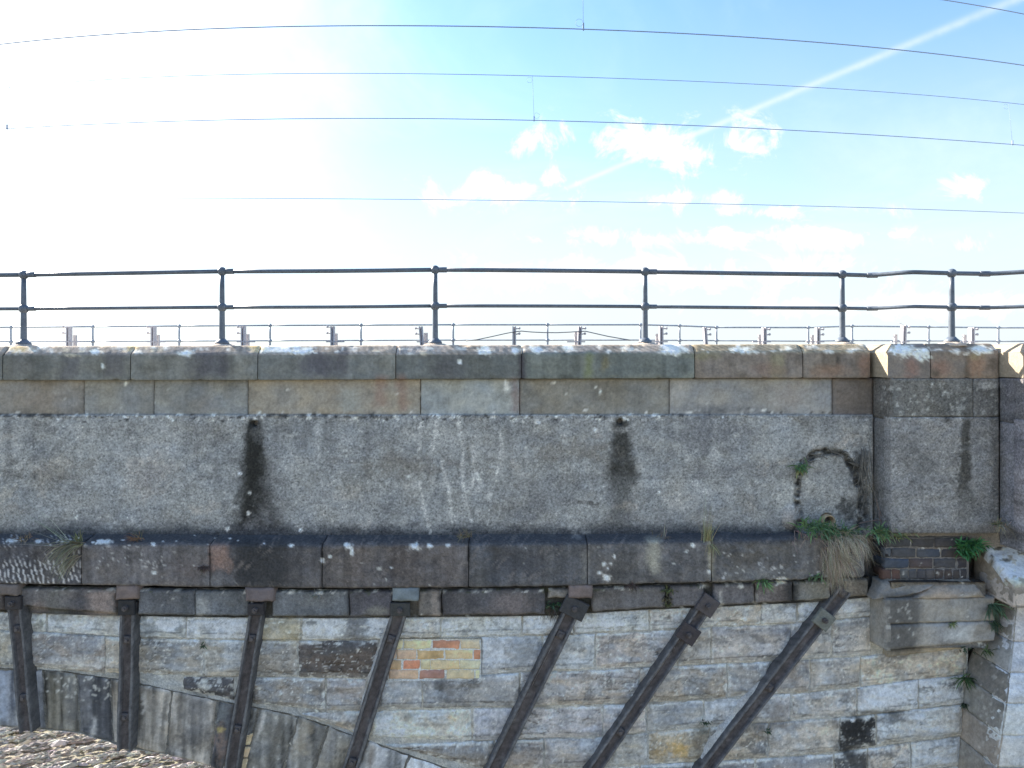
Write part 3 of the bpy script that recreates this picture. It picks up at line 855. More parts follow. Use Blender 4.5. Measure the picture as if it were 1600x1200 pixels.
# ------------------------------------------------------------------ ground
def ground_sheet():
    xs = np.concatenate([[-1500, -400, -120], np.linspace(-40, 40, 21), [120, 400, 1500]])
    ys = np.concatenate([[-1500, -400, -100], np.linspace(-30, 60, 24), [150, 500, 3000]])
    X, Y = np.meshgrid(xs, ys)
    Z = np.zeros_like(X)
    v = np.stack([X, Y, Z], -1).reshape(-1, 3)
    i = np.arange(len(xs) * len(ys)).reshape(len(ys), len(xs))
    f = np.stack([i[:-1, :-1], i[:-1, 1:], i[1:, 1:], i[1:, :-1]], -1).reshape(-1, 4)
    m = bpy.data.materials.new('stony_earth'); m.use_nodes = True
    nt = m.node_tree; q = G(nt); b = nt.nodes['Principled BSDF']
    geo = q.node('ShaderNodeNewGeometry')
    n1, _ = q.noise(geo.outputs['Position'], 0.35, 8, 0.65)
    n2, _ = q.noise(geo.outputs['Position'], 9.0, 6, 0.7)
    c_ = q.mix(q.smooth(n1, 0.40, 0.62), (0.30, 0.27, 0.22, 1), (0.16, 0.16, 0.08, 1))
    fv = q.lin(n2, 0.3, 0.7, 0.6, 1.35)
    c_ = q.mix(1.0, c_, q.combine(fv, fv, fv), 'MULTIPLY')
    nt.links.new(c_, b.inputs['Base Color']); b.inputs['Roughness'].default_value = 0.95
    bp = q.node('ShaderNodeBump'); bp.inputs['Strength'].default_value = 0.8; bp.inputs['Distance'].default_value = 0.05
    nt.links.new(n2, bp.inputs['Height']); nt.links.new(bp.outputs[0], b.inputs['Normal'])
    o = make_mesh('ground', v, f, m, None, None, True, (0, 0, 0))
    tag(o, 'stony earth below and beyond the viaduct', None, None, 'structure')


ground_sheet()


def shingle():
    """loose slabby stones lying in slanting ridges on the sunlit ground beyond the arch"""
    n = 15000
    X = RNG.uniform(-15.5, -5.0, n); Y = RNG.uniform(14.5, 19.5, n)
    ang = R(22) + RNG.normal(0, 0.15, n)
    ridge = np.sin((X * math.sin(R(22)) - Y * math.cos(R(22))) * 2 * math.pi / 0.55 + 1.2 * fbm(X, Y, 5, 2)) * 0.10
    ls = RNG.lognormal(math.log(0.068), 0.45, n); lw = ls * RNG.uniform(0.24, 0.42, n); lh = ls * RNG.uniform(0.22, 0.45, n)
    oct_ = np.array([(1, 0, 0), (0.45, 0.9, -0.1), (-0.5, 0.8, 0.1), (-1, 0.05, 0), (-0.4, -0.85, 0.05), (0.55, -0.8, -0.05), (0.15, 0.1, 1), (-0.05, 0, -1)])
    tri = []
    for i in range(6):
        j = (i + 1) % 6
        tri += [(i, j, 6), (j, i, 7)]
    tri = np.array(tri)
    V = oct_[None] * np.stack([ls, lw, lh], -1)[:, None, :] * (1 + RNG.normal(0, 0.16, (n, 8, 1)))
    tilt = RNG.normal(0.25, 0.2, n)
    ct, st = np.cos(tilt)[:, None], np.sin(tilt)[:, None]
    x, y, z = V[..., 0], V[..., 1] * ct - V[..., 2] * st, V[..., 1] * st + V[..., 2] * ct
    ca_, sa_ = np.cos(ang)[:, None], np.sin(ang)[:, None]
    W = np.stack([x * ca_ - y * sa_ + X[:, None], x * sa_ + y * ca_ + Y[:, None], z + (0.07 + ridge + RNG.uniform(0, 0.05, n))[:, None]], -1)
    f = (tri[None] + (np.arange(n) * 8)[:, None, None]).reshape(-1, 3)
    base = lin((184, 177, 168)) * RNG.uniform(0.4, 1.55, (n, 1)) * (1 + RNG.normal(0, 0.04, (n, 3)))
    t = np.repeat(base[:, None, :], 8, 1).reshape(-1, 3)
    o = make_mesh('shingle', W.reshape(-1, 3), f, M_SHINGLE, None, t, False)
    tag(o, 'sunlit pale shingle lying in slanting ridges below the arch', None, None, 'stuff')


shingle()

# ------------------------------------------------------------------ the viaduct
VIA = empty('viaduct', (0, 6.0, 0), 'weathered stone railway viaduct with a grey concrete parapet panel and patched spandrel', 'viaduct')
XL, XR = -230, 1840     # pixel columns where the modelled masonry stops
JMP = 1365              # column where the refuge bay steps forward
DARKJ = lin((70, 70, 68)) * KALB


def core(name, x0, x1, y0f, y1f, d, base, mat=None, res=0.03, parent=VIA, seed=1, depth=0.25, amp=0.006, pkw=None):
    """mortar bed behind a course: a sheet between two edge lines (functions of the column), with depth behind it"""
    n = max(2, int((x1 - x0) / 180 * 6 / 6 / res)); xs = np.linspace(x0, x1, n + 1)
    ya = np.array([y0f(x) for x in xs]); yb = np.array([y1f(x) for x in xs])
    m = max(2, int(abs(yb - ya).max() / 180 / res)); vs = np.linspace(0, 1, m + 1)
    PX = np.repeat(xs[:, None], m + 1, 1); PY = ya[:, None] * (1 - vs)[None] + yb[:, None] * vs[None]
    pos = P(PX.ravel(), PY.ravel(), d)
    px, py = PX.ravel(), PY.ravel()
    pos[:, 1] -= amp * fbm(px / 9, py / 9, seed, 4)
    t = paint(px, py, base, seed, **(pkw or dict(var=0.35, warm=0.12, lichen=0.25, pits=0.5)))
    idx = np.arange((n + 1) * (m + 1)).reshape(n + 1, m + 1)
    f = np.stack([idx[:-1, :-1], idx[:-1, 1:], idx[1:, 1:], idx[1:, :-1]], -1).reshape(-1, 4)
    loop = np.concatenate([idx[:, 0], idx[-1, 1:], idx[-2::-1, -1], idx[0, -2:0:-1]])
    n0 = len(pos); bk = pos[loop].copy(); bk[:, 1] += depth
    pos = np.concatenate([pos, bk]); t = np.concatenate([t, t[loop]])
    k = len(loop); a = loop; b = np.roll(loop, -1)
    f = np.concatenate([f, np.stack([b, a, n0 + np.arange(k), n0 + np.roll(np.arange(k), -1)], -1)])
    o = make_mesh(name, pos, f, mat or M_MORTAR, parent, t, True)
    return o


K = lambda v: (lambda x: v)

# ---- coping
def cop_profile(d, yt, yb, ybot, dback):
    return [(dback, zpx(ybot, d)), (dback, zpx(yt, d + 0.075)), (d + 0.085, zpx(yt, d + 0.075)), (d + 0.004, zpx(yb, d)), (d, zpx(ybot, d))]


def cop_prof(d, yt, yb, ybot, dback=6.38):
    zt = zpx(yt, d + 0.085)
    return [(dback, zt), (d + 0.085, zt), (d + 0.003, zpx(yb, d)), (d, zpx(ybot, d)), (d + 0.06, zpx(ybot, d) + 0.001), (d + 0.12, zpx(ybot, d) + 0.002)]


coping = core('coping_course', XL, JMP - 6, K(557), K(590), 5.965, (70, 68, 62), parent=VIA, depth=0.35)
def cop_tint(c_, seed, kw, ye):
    """weathered sloped top, painted paler and warmer for the light it catches"""
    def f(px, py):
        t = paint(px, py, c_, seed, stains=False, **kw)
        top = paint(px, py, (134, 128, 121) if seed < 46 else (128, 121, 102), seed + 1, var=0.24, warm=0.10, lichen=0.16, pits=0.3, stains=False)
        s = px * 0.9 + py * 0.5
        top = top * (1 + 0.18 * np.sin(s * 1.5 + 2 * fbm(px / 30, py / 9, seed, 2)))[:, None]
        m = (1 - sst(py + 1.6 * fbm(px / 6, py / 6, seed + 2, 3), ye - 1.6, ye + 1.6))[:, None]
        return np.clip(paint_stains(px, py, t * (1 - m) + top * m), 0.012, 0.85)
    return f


cop = [(-228, 3, (104, 107, 102)), (3, 203, (100, 104, 101)), (203, 402, (103, 107, 104)), (402, 618, (103, 108, 106)), (618, 815, (92, 98, 97)),
       (815, 1086, (99, 107, 103)), (1086, 1255, (111, 105, 98)), (1255, 1361, (109, 103, 95))]
for i, (a, b, c_) in enumerate(cop):
    yl = lambda x: np.interp(x, [-230, 0, 800, 1360], [542, 541, 539, 537.5])
    bl = lambda x: np.interp(x, [-230, 0, 800, 1360], [556, 554, 552.5, 549])
    ul = lambda x: np.interp(x, [-230, 0, 400, 800, 1360], [595.5, 594.5, 594, 592, 590.5])
    kw = dict(var=0.22, warm=0.07, streaky=0.26, grime=0.28)
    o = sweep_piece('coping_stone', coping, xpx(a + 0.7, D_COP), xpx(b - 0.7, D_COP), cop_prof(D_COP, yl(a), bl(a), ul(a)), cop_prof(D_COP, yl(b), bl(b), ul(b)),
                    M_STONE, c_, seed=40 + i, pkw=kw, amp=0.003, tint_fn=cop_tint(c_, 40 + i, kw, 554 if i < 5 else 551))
# refuge coping: steps forward, with its own hipped left end
for i, (a, b, c_, hp) in enumerate([(1388, 1455, (109, 104, 99), True), (1455, 1562, (114, 105, 94), False)]):
    zb = zpx(549, D_REF)
    o = sweep_piece('coping_stone', coping, xpx(a, D_REF) + (0 if hp else 0.004), xpx(b, D_REF) - 0.004, cop_prof(D_REF, 537, 549, 591.5, 6.30), cop_prof(D_REF, 537, 549, 591.5, 6.30),
                    M_STONE, c_, seed=60 + i, pkw=dict(var=0.16, warm=0.10, streaky=0.18, grime=0.2), hip=(zb, 0.075) if hp else None, end_col=(128, 120, 102) if hp else None)
XP = xpx(1562, D_REF)   # left side of the pier parapet
DPF = 5.465
o = sweep_piece('coping_stone', coping, XP + 0.006, xpx(1720, DPF), cop_prof(DPF, 536, 548, 592, 6.30), cop_prof(DPF, 536, 548, 592, 6.30), M_STONE, (120, 110, 102), seed=71,
                pkw=dict(var=0.16, warm=0.1, streaky=0.15), hip=(zpx(548, DPF), 0.075), end_col=(128, 120, 104))
o = sweep_piece('coping_stone', coping, xpx(1720, DPF) + 0.006, xpx(1850, DPF), cop_prof(DPF, 536, 548, 592, 6.30), cop_prof(DPF, 536, 548, 592, 6.30), M_STONE, (110, 106, 100), seed=72,
                pkw=dict(var=0.16, warm=0.1, streaky=0.15))

# ---- dressed course under the coping
frz = core('frieze_course', XL, JMP, K(592), K(655), 6.02, (88, 86, 80))
fr = [(-228, -40, (112, 112, 106)), (-40, 131, (119, 117, 111)), (131, 240, (118, 121, 119)), (240, 387, (117, 121, 120)), (387, 657, (134, 130, 119)), (657, 812, (134, 142, 143)),
      (812, 1046, (119, 119, 112)), (1046, 1301, (126, 128, 127)), (1301, 1365, (104, 99, 95))]
for i, (a, b, c_) in enumerate(fr):
    grid_piece('frieze_stone', frz, rect(a, b, 590, 656, D_FRZ, 0.8), TOCAM, M_STONE, c_, res=0.02, seed=80 + i,
               relief=rel_tool(0.002, 0.5, 4, 80 + i), edge_r=0.006, jit=0.002, pkw=dict(var=0.24, warm=0.10, streaky=0.10, grime=0.22, lichen=0.04, pits=0.2))


# ---- concrete parapet panel
def arch_path():
    return [(1247, 834), (1246, 790), (1247, 750), (1256, 722), (1276, 708), (1305, 705), (1324, 715), (1338, 740), (1348, 770), (1350, 800), (1344, 826)]


def conc_relief(px, py, u, v, e):
    r = 0.0035 * fbm(px / 26, py / 20, 5, 4) + 0.0030 * fbm(px / 6, py / 6, 6, 3)
    top = np.clip(1 - np.abs(py - 651) / 6.5, 0, 1)
    r = r + top * 0.016 * (fbm(px / 5, py / 4.5, 9, 3) - 0.1)
    crack = stain_mask('line', (arch_path(), 4.6), px, py, 0.5, 0.6, 7, 3)
    side = stain_mask('line', ([(1324, 712), (1345, 745), (1354, 775), (1356, 805)], 9), px, py, 0.8, 0.9, 6, 8)
    r = r - 0.040 * crack - 0.030 * side * np.clip(0.4 + fbm(px / 6, py / 6, 12, 3) * 1.6, 0, 1)
    inside = (((px - 1297) / 48) ** 2 + (np.minimum(py - 752, 0) / 44) ** 2 < 1) & (py > 700)
    r = r - 0.012 * inside + 0.003 * fbm(px / 8, py / 8, 14, 3) * inside
    lump = np.clip(1 - np.hypot((px - 1236) / 15, (py - 808) / 20), 0, 1)
    r = r + 0.05 * np.sqrt(lump)
    for (hx, hy) in ((397, 662), (969, 659)):
        r = r - 0.09 * (1 - sst(np.hypot((px - hx) / 4.2, (py - hy) / 4.6), 0.75, 1.15))
    r = r - 0.09 * (1 - sst(np.hypot((px - 1293) / 9, (py - 812) / 9), 0.8, 1.1))
    return r


def conc_tint(px, py, e, off):
    t = paint(px, py, (131, 136, 138), 3, var=0.26, warm=0.06, pits=0.45, grime=0.24, stains=False)
    ls = 0.07 * np.sin(py / 27.0 + 0.6 * fbm(px / 120, py / 60, 2, 2) * 3)
    t = t * (1 + ls)[:, None]
    f = fbm(px / 9, py / 8, 77, 4)
    patch = sst(f, 0.18, 0.5) * 0.42
    t = t * (1 - patch[:, None]) + lin((166, 172, 174)) * KALB * patch[:, None]
    t = paint_stains(px, py, t)
    crack = stain_mask('line', (arch_path(), 7.0), px, py, 0.7, 0.6, 7, 3)
    t = t * (1 - 0.86 * crack[:, None])
    dk = stain_mask('blob', (1328, 795, 26, 22), px, py, 0.8, 0.9, 7, 31) * 0.8 + stain_mask('blob', (1344, 728, 20, 32), px, py, 0.8, 0.9, 7, 33) * 0.65 + stain_mask('blob', (1353, 800, 10, 36), px, py, 0.8, 0.7, 9, 35) * 0.6
    dk = np.clip(dk, 0, 0.9)
    t = t * (1 - dk[:, None]) + lin((52, 54, 54)) * KALB * dk[:, None]
    lump = np.clip(1 - np.hypot((px - 1236) / 16, (py - 808) / 21), 0, 1) ** 0.5
    t = t * (1 - 0.7 * lump[:, None]) + lin((152, 146, 140)) * KALB * 0.7 * lump[:, None]
    return np.clip(t, 0.012, 0.8)


panel = grid_piece('concrete_panel', VIA, [P(XL, 648, D_CON), P(JMP, 648, D_CON), P(JMP, 838, D_CON), P(XL, 838, D_CON)], TOCAM, M_CONC, (129, 135, 139),
                   res=0.0125, relief=conc_relief, edge_r=0.006, jit=0.0, depth=0.02, tint_fn=conc_tint)
# clay drain pipe in the blocked arch
mb = MB()
cpp = P(1293, 813, D_CON + 0.012)
ring = [(-0.035, 0.054), (-0.035, 0.041), (0.10, 0.041)]
seg = 22
vs = []; fs = []
prof_ = [(0.10, 0.054), (-0.035, 0.054), (-0.040, 0.048), (-0.035, 0.041), (0.10, 0.041)]
for i, (dy_, r_) in enumerate(prof_):
    for k in range(seg):
        a = 2 * math.pi * k / seg
        vs.append((cpp[0] + r_ * math.cos(a), cpp[1] + dy_, cpp[2] + r_ * math.sin(a)))
for i in range(len(prof_) - 1):
    for k in range(seg):
        j = (k + 1) % seg
        fs.append((i * seg + k, i * seg + j, (i + 1) * seg + j, (i + 1) * seg + k))
mb.add(vs, fs, S(150, 132, 104)); mb.build('drain_pipe', M_BRICK, panel)
mb = MB(); mb.tube([cpp + np.array([0, 0.09, 0]), cpp + np.array([0, 0.12, 0])], 0.05, 16, (0.012, 0.012, 0.012)); mb.build('pipe_shade', M_BRICK, panel)  # near-black disc painted as the shade inside the open pipe


# ---- refuge bay wall: left return and front, upper dressed course and concrete below
XJ = xpx(JMP, 6.0)
refuge = core('refuge_wall', 1400, 1560, K(600), K(830), 5.80, (90, 90, 88))


def ret(x, d0, d1, y0, y1):
    """corners of a left-facing return at world x between distances d0 (far) and d1 (near); y measured at the far edge's plane d=6"""
    z0, z1 = zpx(y0, 6.0), zpx(y1, 6.0)
    return [np.array([x, d0, z0]), np.array([x, d1, z0]), np.array([x, d1, z1]), np.array([x, d0, z1])]


kwr = dict(var=0.22, warm=0.05, pits=0.5, grime=0.3, streaky=0.08)
for i, (a, b, c_) in enumerate([(590, 652, (98, 99, 97)), (652, 827, (108, 111, 113))]):
    grid_piece('return_face', refuge, ret(XJ, 6.02, D_REF, a, b), TOLEFT, M_CONC, c_, res=0.016, seed=120 + i, relief=rel_flat(0.004, 10, i), edge_r=0.006, jit=0.002, depth=0.02, pkw=kwr)
xr0 = XJ * F / D_REF + CX
yy_ = lambda y, d: HY + (y - HY) * 6.0 / d
grid_piece('refuge_stone', refuge, rect(xr0, 1521, 591, yy_(652, D_REF) - 4, D_REF, 0.5), TOCAM, M_CONC, (102, 104, 102), res=0.0105, seed=124, relief=rel_flat(0.004, 9, 3), edge_r=0.004, jit=0.002, pkw=dict(kwr, streaky=0.14))
grid_piece('refuge_stone', refuge, rect(1521, 1562, 591, yy_(652, D_REF) - 4, D_REF, 0.5), TOCAM, M_CONC, (104, 106, 106), res=0.014, seed=125, relief=rel_flat(0.004, 9, 4), edge_r=0.004, jit=0.002, pkw=kwr)
grid_piece('refuge_panel', refuge, rect(xr0, 1562, yy_(652, D_REF) - 4, 834, D_REF - 0.006, 0.4), TOCAM, M_CONC, (122, 125, 127), res=0.0125, seed=126,
           relief=rel_flat(0.006, 9, 5), edge_r=0.004, jit=0.002, pkw=dict(var=0.2, warm=0.04, pits=0.45, grime=0.3, streaky=0.08))
# pier parapet beyond it
pierp = core('pier_parapet', 1610, XR, K(600), K(836), 5.53, (90, 90, 92))
for i, (a, b, c_) in enumerate([(590, 655, (100, 102, 108)), (655, 838, (114, 117, 126))]):
    grid_piece('return_face', pierp, ret(XP, D_REF + 0.01, DPF, a, b), TOLEFT, M_CONC, c_, res=0.016, seed=130 + i, relief=rel_flat(0.005, 9, i), edge_r=0.006, jit=0.002, depth=0.02, pkw=kwr)
xp0 = XP * F / DPF + CX
grid_piece('refuge_stone', pierp, rect(xp0, XR, 591, yy_(652, DPF) - 4, DPF, 0.5), TOCAM, M_CONC, (98, 99, 106), res=0.02, seed=134, relief=rel_flat(0.004, 9, 6), edge_r=0.004, jit=0.002, pkw=kwr)
grid_piece('refuge_panel', pierp, rect(xp0, XR, yy_(652, DPF) - 4, 836, DPF - 0.006, 0.4), TOCAM, M_CONC, (120, 121, 130), res=0.018, seed=135, relief=rel_flat(0.005, 9, 7), edge_r=0.004, jit=0.002, pkw=kwr)

# ---- string course (projecting ledge)
YS_T = lambda x: float(np.interp(x, [-230, 0, 300, 500, 800, 1000, 1130, 1345], [850, 848, 849, 851, 849, 846, 843, 838]))
YS_B = lambda x: float(np.interp(x, [-230, 0, 120, 300, 500, 800, 1000, 1200, 1345], [910, 913, 915, 918, 920, 918, 914, 908, 902]))
strc = core('string_course', XL, 1340, lambda x: YS_T(x) + 4, lambda x: YS_B(x) - 2, D_STR + 0.03, (60, 60, 58))
st = [(-228, -40, (82, 82, 84)), (-40, 126, (73, 73, 77)), (126, 327, (89, 88, 90)), (327, 503, (77, 77, 80)), (503, 732, (86, 84, 85)), (732, 918, (78, 81, 86)),
      (918, 1112, (89, 90, 92)), (1112, 1352, (85, 86, 87))]


def str_prof(x, d, dd=0.0):
    yt, yb = YS_T(x), YS_B(x)
    return [(6.02, zpx(832.5, 6.0)), (d + 0.035, zpx(yt - 2.0, d + 0.03)), (d, zpx(yt + 3, d)), (d + 0.002, zpx((yt + yb) / 2, d)), (d, zpx(yb - 2, d)), (d + 0.02, zpx(yb, d)), (d + 0.10, zpx(yb - 1, d + 0.10))]


def str_tint(i, base, a, b):
    def f(px, py):
        t = paint(px, py, base, 150 + i, var=0.28, warm=0.08, streaky=0.34, lichen=0.05, grime=0.3)
        if i == 1:      # lime caught on the tooling ridges
            s = px + 3.5 * fbm(px / 18, py / 12, 3, 3) + (py - 880) * -0.28
            w_ = sst(np.sin(s * 2 * math.pi / 7.4), 0.35, 0.9) * sst(py + 14 * fbm(px / 20, py / 14, 5, 3), 868, 884) * sst(vn2(px / 3, py / 4, 4), 0.25, 0.6)
            w_ = (w_ + 0.35 * sst(np.sin(s * 2 * math.pi / 7.4), 0.5, 0.9) * sst(fbm(px / 9, py / 9, 8, 3), 0.0, 0.4))
            w_ = np.clip(w_, 0, 0.62) * (py < 912)
            t = t * (1 - w_[:, None]) + lin((196, 202, 208)) * KALB * w_[:, None]
        else:           # paler chisel drags
            s = px * 0.80 + py * 0.6
            w_ = sst(fbm(s / 2.6, (py * 0.8 - px * 0.6) / 16, 60 + i, 2), 0.15, 0.6) * sst(fbm(px / 26, py / 18, 66 + i, 3), -0.25, 0.3) * 0.42
            t = t * (1 - w_[:, None]) + lin((116, 111, 109)) * KALB * w_[:, None]
        return np.clip(t, 0.012, 0.8)
    return f


for i, (a, b, c_) in enumerate(st):
    d = D_STR + (0.0, 0.004, -0.004, 0.006, 0.0, 0.008, 0.0, 0.006)[i]
    sweep_piece('cornice_stone', strc, xpx(a + 0.7, d), xpx(b - 0.7, d), str_prof(a, d), str_prof(b, d), M_DARK, c_, res=0.014, seed=150 + i, amp=0.006 if i < 7 else 0.014,
                tint_fn=str_tint(i, c_, a, b), jit=0.003)

# ---- block course under the string course
YB_T = lambda x: YS_B(x) + float(np.interp(x, [0, 600, 1000, 1350], [5, 4, 3, 3]))
YB_B = lambda x: float(np.interp(x, [-230, 0, 60, 130, 300, 500, 700, 860, 1000, 1125, 1280, 1360], [950, 955, 957, 960, 963, 965, 963, 961, 952, 947, 939, 932]))
blkc = core('block_course', XL, 1358, lambda x: YB_T(x) - 4, lambda x: YB_B(x) + 1, D_BLK + 0.055, (62, 62, 58))
bl = [(-228, -40, (92, 92, 96), 0), (-40, 5, (84, 80, 80), 0), (29, 181, (96, 95, 97), 0.0), (214, 303, (86, 91, 98), 0), (303, 390, (92, 98, 104), 0), (424, 545, (90, 96, 102), 0), (545, 613, (84, 84, 92), 0), (653, 690, (92, 90, 88), 0),
      (690, 852, (80, 80, 84), 0.05), (856, 892, (120, 118, 114), 0), (924, 1040, (92, 92, 94), 0), (1047, 1101, (92, 92, 96), 0), (1114, 1180, (92, 92, 96), 0), (1182, 1240, (92, 88, 88), 0), (1240, 1300, (106, 108, 106), 0), (1318, 1358, (104, 100, 92), 0)]
for i, (a, b, c_, cr) in enumerate(bl):
    yb0, yb1 = YB_B(a), YB_B(b)
    if a == 29: yb0 -= 8
    if a == 856: yb0 = yb1 = 936
    grid_piece('block_stone', blkc, rect(a, b, (YB_T(a), YB_T(b)), (yb0, yb1), D_BLK + RNG.uniform(-0.012, 0.012), 1.0), TOCAM, M_DARK, c_, res=0.014, seed=180 + i,
               relief=rel_flat(0.007, 18, 180 + i), edge_r=0.014, jit=0.010, corner_r=cr, pkw=dict(var=0.22, warm=0.06, streaky=0.24, grime=0.25, lichen=0.04), depth=0.09)

# ---- arch ring lines
EXT = lambda x: float(np.interp(x, [-230, -120, 0, 45, 100, 165, 215, 290, 360, 400, 450, 500, 545, 600, 700, 760, 850, 950, 1100], [1085, 1056, 1043, 1045, 1048, 1058, 1066, 1083, 1097, 1104, 1114, 1129, 1146, 1165, 1200, 1226, 1270, 1330, 1440]))
INT = lambda x: float(np.interp(x, [-230, -120, 0, 35, 70, 125, 165, 200, 270, 330, 390, 450, 520, 600, 700, 800, 1000, 1200], [1190, 1152, 1135, 1139, 1142, 1148, 1160, 1172, 1182, 1196, 1222, 1255, 1305, 1370, 1455, 1560, 1830, 2190]))
YEND = 1340
spand = core('spandrel_wall', XL, 1512, lambda x: YB_B(x) - 4, lambda x: min(INT(x) - 2, YEND), D_MOR, (150, 154, 152), res=0.025, depth=0.25, amp=0.010,
             pkw=dict(var=0.30, warm=0.10, lichen=0.30, pits=0.35, grime=0.35))

# courses of ashlar: bed lines as functions of the column
C_A = lambda x: float(np.interp(x, [-230, 0, 100, 200, 300, 500, 620, 760, 880, 1000, 1100, 1225, 1340, 1390], [970, 985, 990, 997, 999, 1002, 1000, 995, 992, 987, 981, 976, 966, 962]))
C_B = lambda x: float(np.interp(x, [-230, 0, 300, 480, 620, 760, 870, 1040, 1175, 1340, 1510], [1036, 1046, 1058, 1059, 1062, 1055, 1048, 1043, 1035, 1027, 1008]))
C_C = lambda x: float(np.interp(x, [0, 400, 560, 680, 860, 1000, 1090, 1150, 1212, 1305, 1420, 1510], [1116, 1114, 1111, 1107, 1105, 1100, 1095, 1090, 1085, 1080, 1063, 1055]))
C_D = lambda x: float(np.interp(x, [500, 680, 740, 950, 1000, 1120, 1210, 1325, 1433, 1510], [1166, 1161, 1159, 1152, 1146, 1136, 1129, 1121, 1110, 1100]))
C_E = lambda x: float(np.interp(x, [600, 760, 1000, 1140, 1200, 1307, 1370, 1510], [1212, 1206, 1196, 1190, 1185, 1177, 1167, 1150]))
C_F = lambda x: C_E(x) + 47
C_G = lambda x: C_F(x) + 48
C_H = lambda x: C_G(x) + 48
TOPL = lambda x: YB_B(x)

courses = [
    (TOPL, C_A, [(-228, -60, (160, 166, 162)), (-60, 72, (158, 164, 158)), (72, 200, (160, 168, 168)), (200, 290, (166, 176, 176)), (290, 402, (172, 182, 182)), (402, 470, (150, 146, 120)), (470, 622, (168, 180, 180)), (622, 688, (150, 156, 154)),
                 (688, 816, (160, 170, 174)), (816, 896, (150, 158, 160)), (896, 1015, (164, 174, 178)), (1015, 1096, (148, 148, 142)), (1096, 1190, (152, 148, 136)), (1190, 1246, (140, 148, 152)), (1246, 1302, (158, 164, 166)), (1302, 1362, (152, 158, 160))], 0.014),
    (C_A, C_B, [(-228, -50, (140, 134, 120)), (-50, 34, (142, 142, 128)), (34, 163, (134, 126, 118)), (163, 204, (154, 146, 126)), (204, 318, (132, 128, 116)), (318, 388, (148, 148, 138)), (388, 465, (128, 126, 118)), (465, 592, (92, 80, 72)),
                (751, 848, (150, 160, 168)), (848, 930, (158, 168, 174)), (930, 1058, (150, 143, 137)), (1058, 1111, (148, 146, 138)), (1111, 1236, (150, 148, 146)), (1236, 1300, (150, 150, 146)), (1300, 1362, (148, 148, 144))], 0.024),
    (C_B, C_C, [(284, 366, (76, 76, 80)), (390, 509, (128, 125, 118)), (509, 588, (146, 141, 137)), (588, 660, (144, 145, 143)), (660, 812, (134, 138, 140)), (812, 1000, (154, 146, 136)), (1000, 1137, (140, 132, 118)), (1137, 1205, (142, 141, 135)),
                (1205, 1266, (142, 136, 130)), (1266, 1345, (150, 149, 143)), (1345, 1512, (170, 160, 140))], 0.026),
    (C_C, C_D, [(470, 566, (160, 152, 136)), (574, 738, (178, 174, 160)), (738, 806, (150, 155, 165)), (806, 942, (148, 150, 158)), (942, 1010, (146, 144, 146)), (1010, 1100, (142, 150, 155)), (1100, 1172, (150, 157, 162)), (1172, 1236, (148, 152, 157)),
                (1236, 1340, (158, 158, 154)), (1340, 1436, (164, 174, 182)), (1436, 1508, (166, 176, 182))], 0.022),
    (C_D, C_E, [(600, 772, (122, 117, 107)), (772, 850, (144, 134, 124)), (850, 950, (140, 139, 138)), (950, 1013, (142, 148, 148)), (1013, 1110, (150, 136, 104)), (1110, 1201, (148, 137, 116)), (1201, 1313, (150, 144, 131)), (1313, 1370, (52, 53, 53)),
                (1370, 1506, (154, 163, 166))], 0.028),
    (C_E, C_F, [(690, 850, (130, 124, 116)), (850, 1000, (128, 130, 132)), (1000, 1180, (114, 118, 124)), (1180, 1304, (116, 120, 124)), (1304, 1356, (84, 86, 86)), (1356, 1424, (162, 156, 144)), (1424, 1503, (154, 164, 168))], 0.022),
    (C_F, C_G, [(800, 960, (140, 140, 136)), (960, 1150, (138, 140, 142)), (1150, 1330, (146, 144, 138)), (1330, 1503, (150, 156, 158))], 0.022),
    (C_G, C_H, [(880, 1060, (140, 138, 132)), (1060, 1260, (142, 146, 148)), (1260, 1502, (146, 150, 150))], 0.022),
]


def bed_crack(px, py, seed):
    n = fbm(px / 46 + 0.5 * fbm(px / 30, py / 20, seed + 3, 2), py / 13, seed + 400, 3)
    k = 1 - sst(np.abs(n), 0.0, 0.055)
    return k * sst(fbm(px / 40, py / 26, seed + 405, 2), 0.0, 0.35)


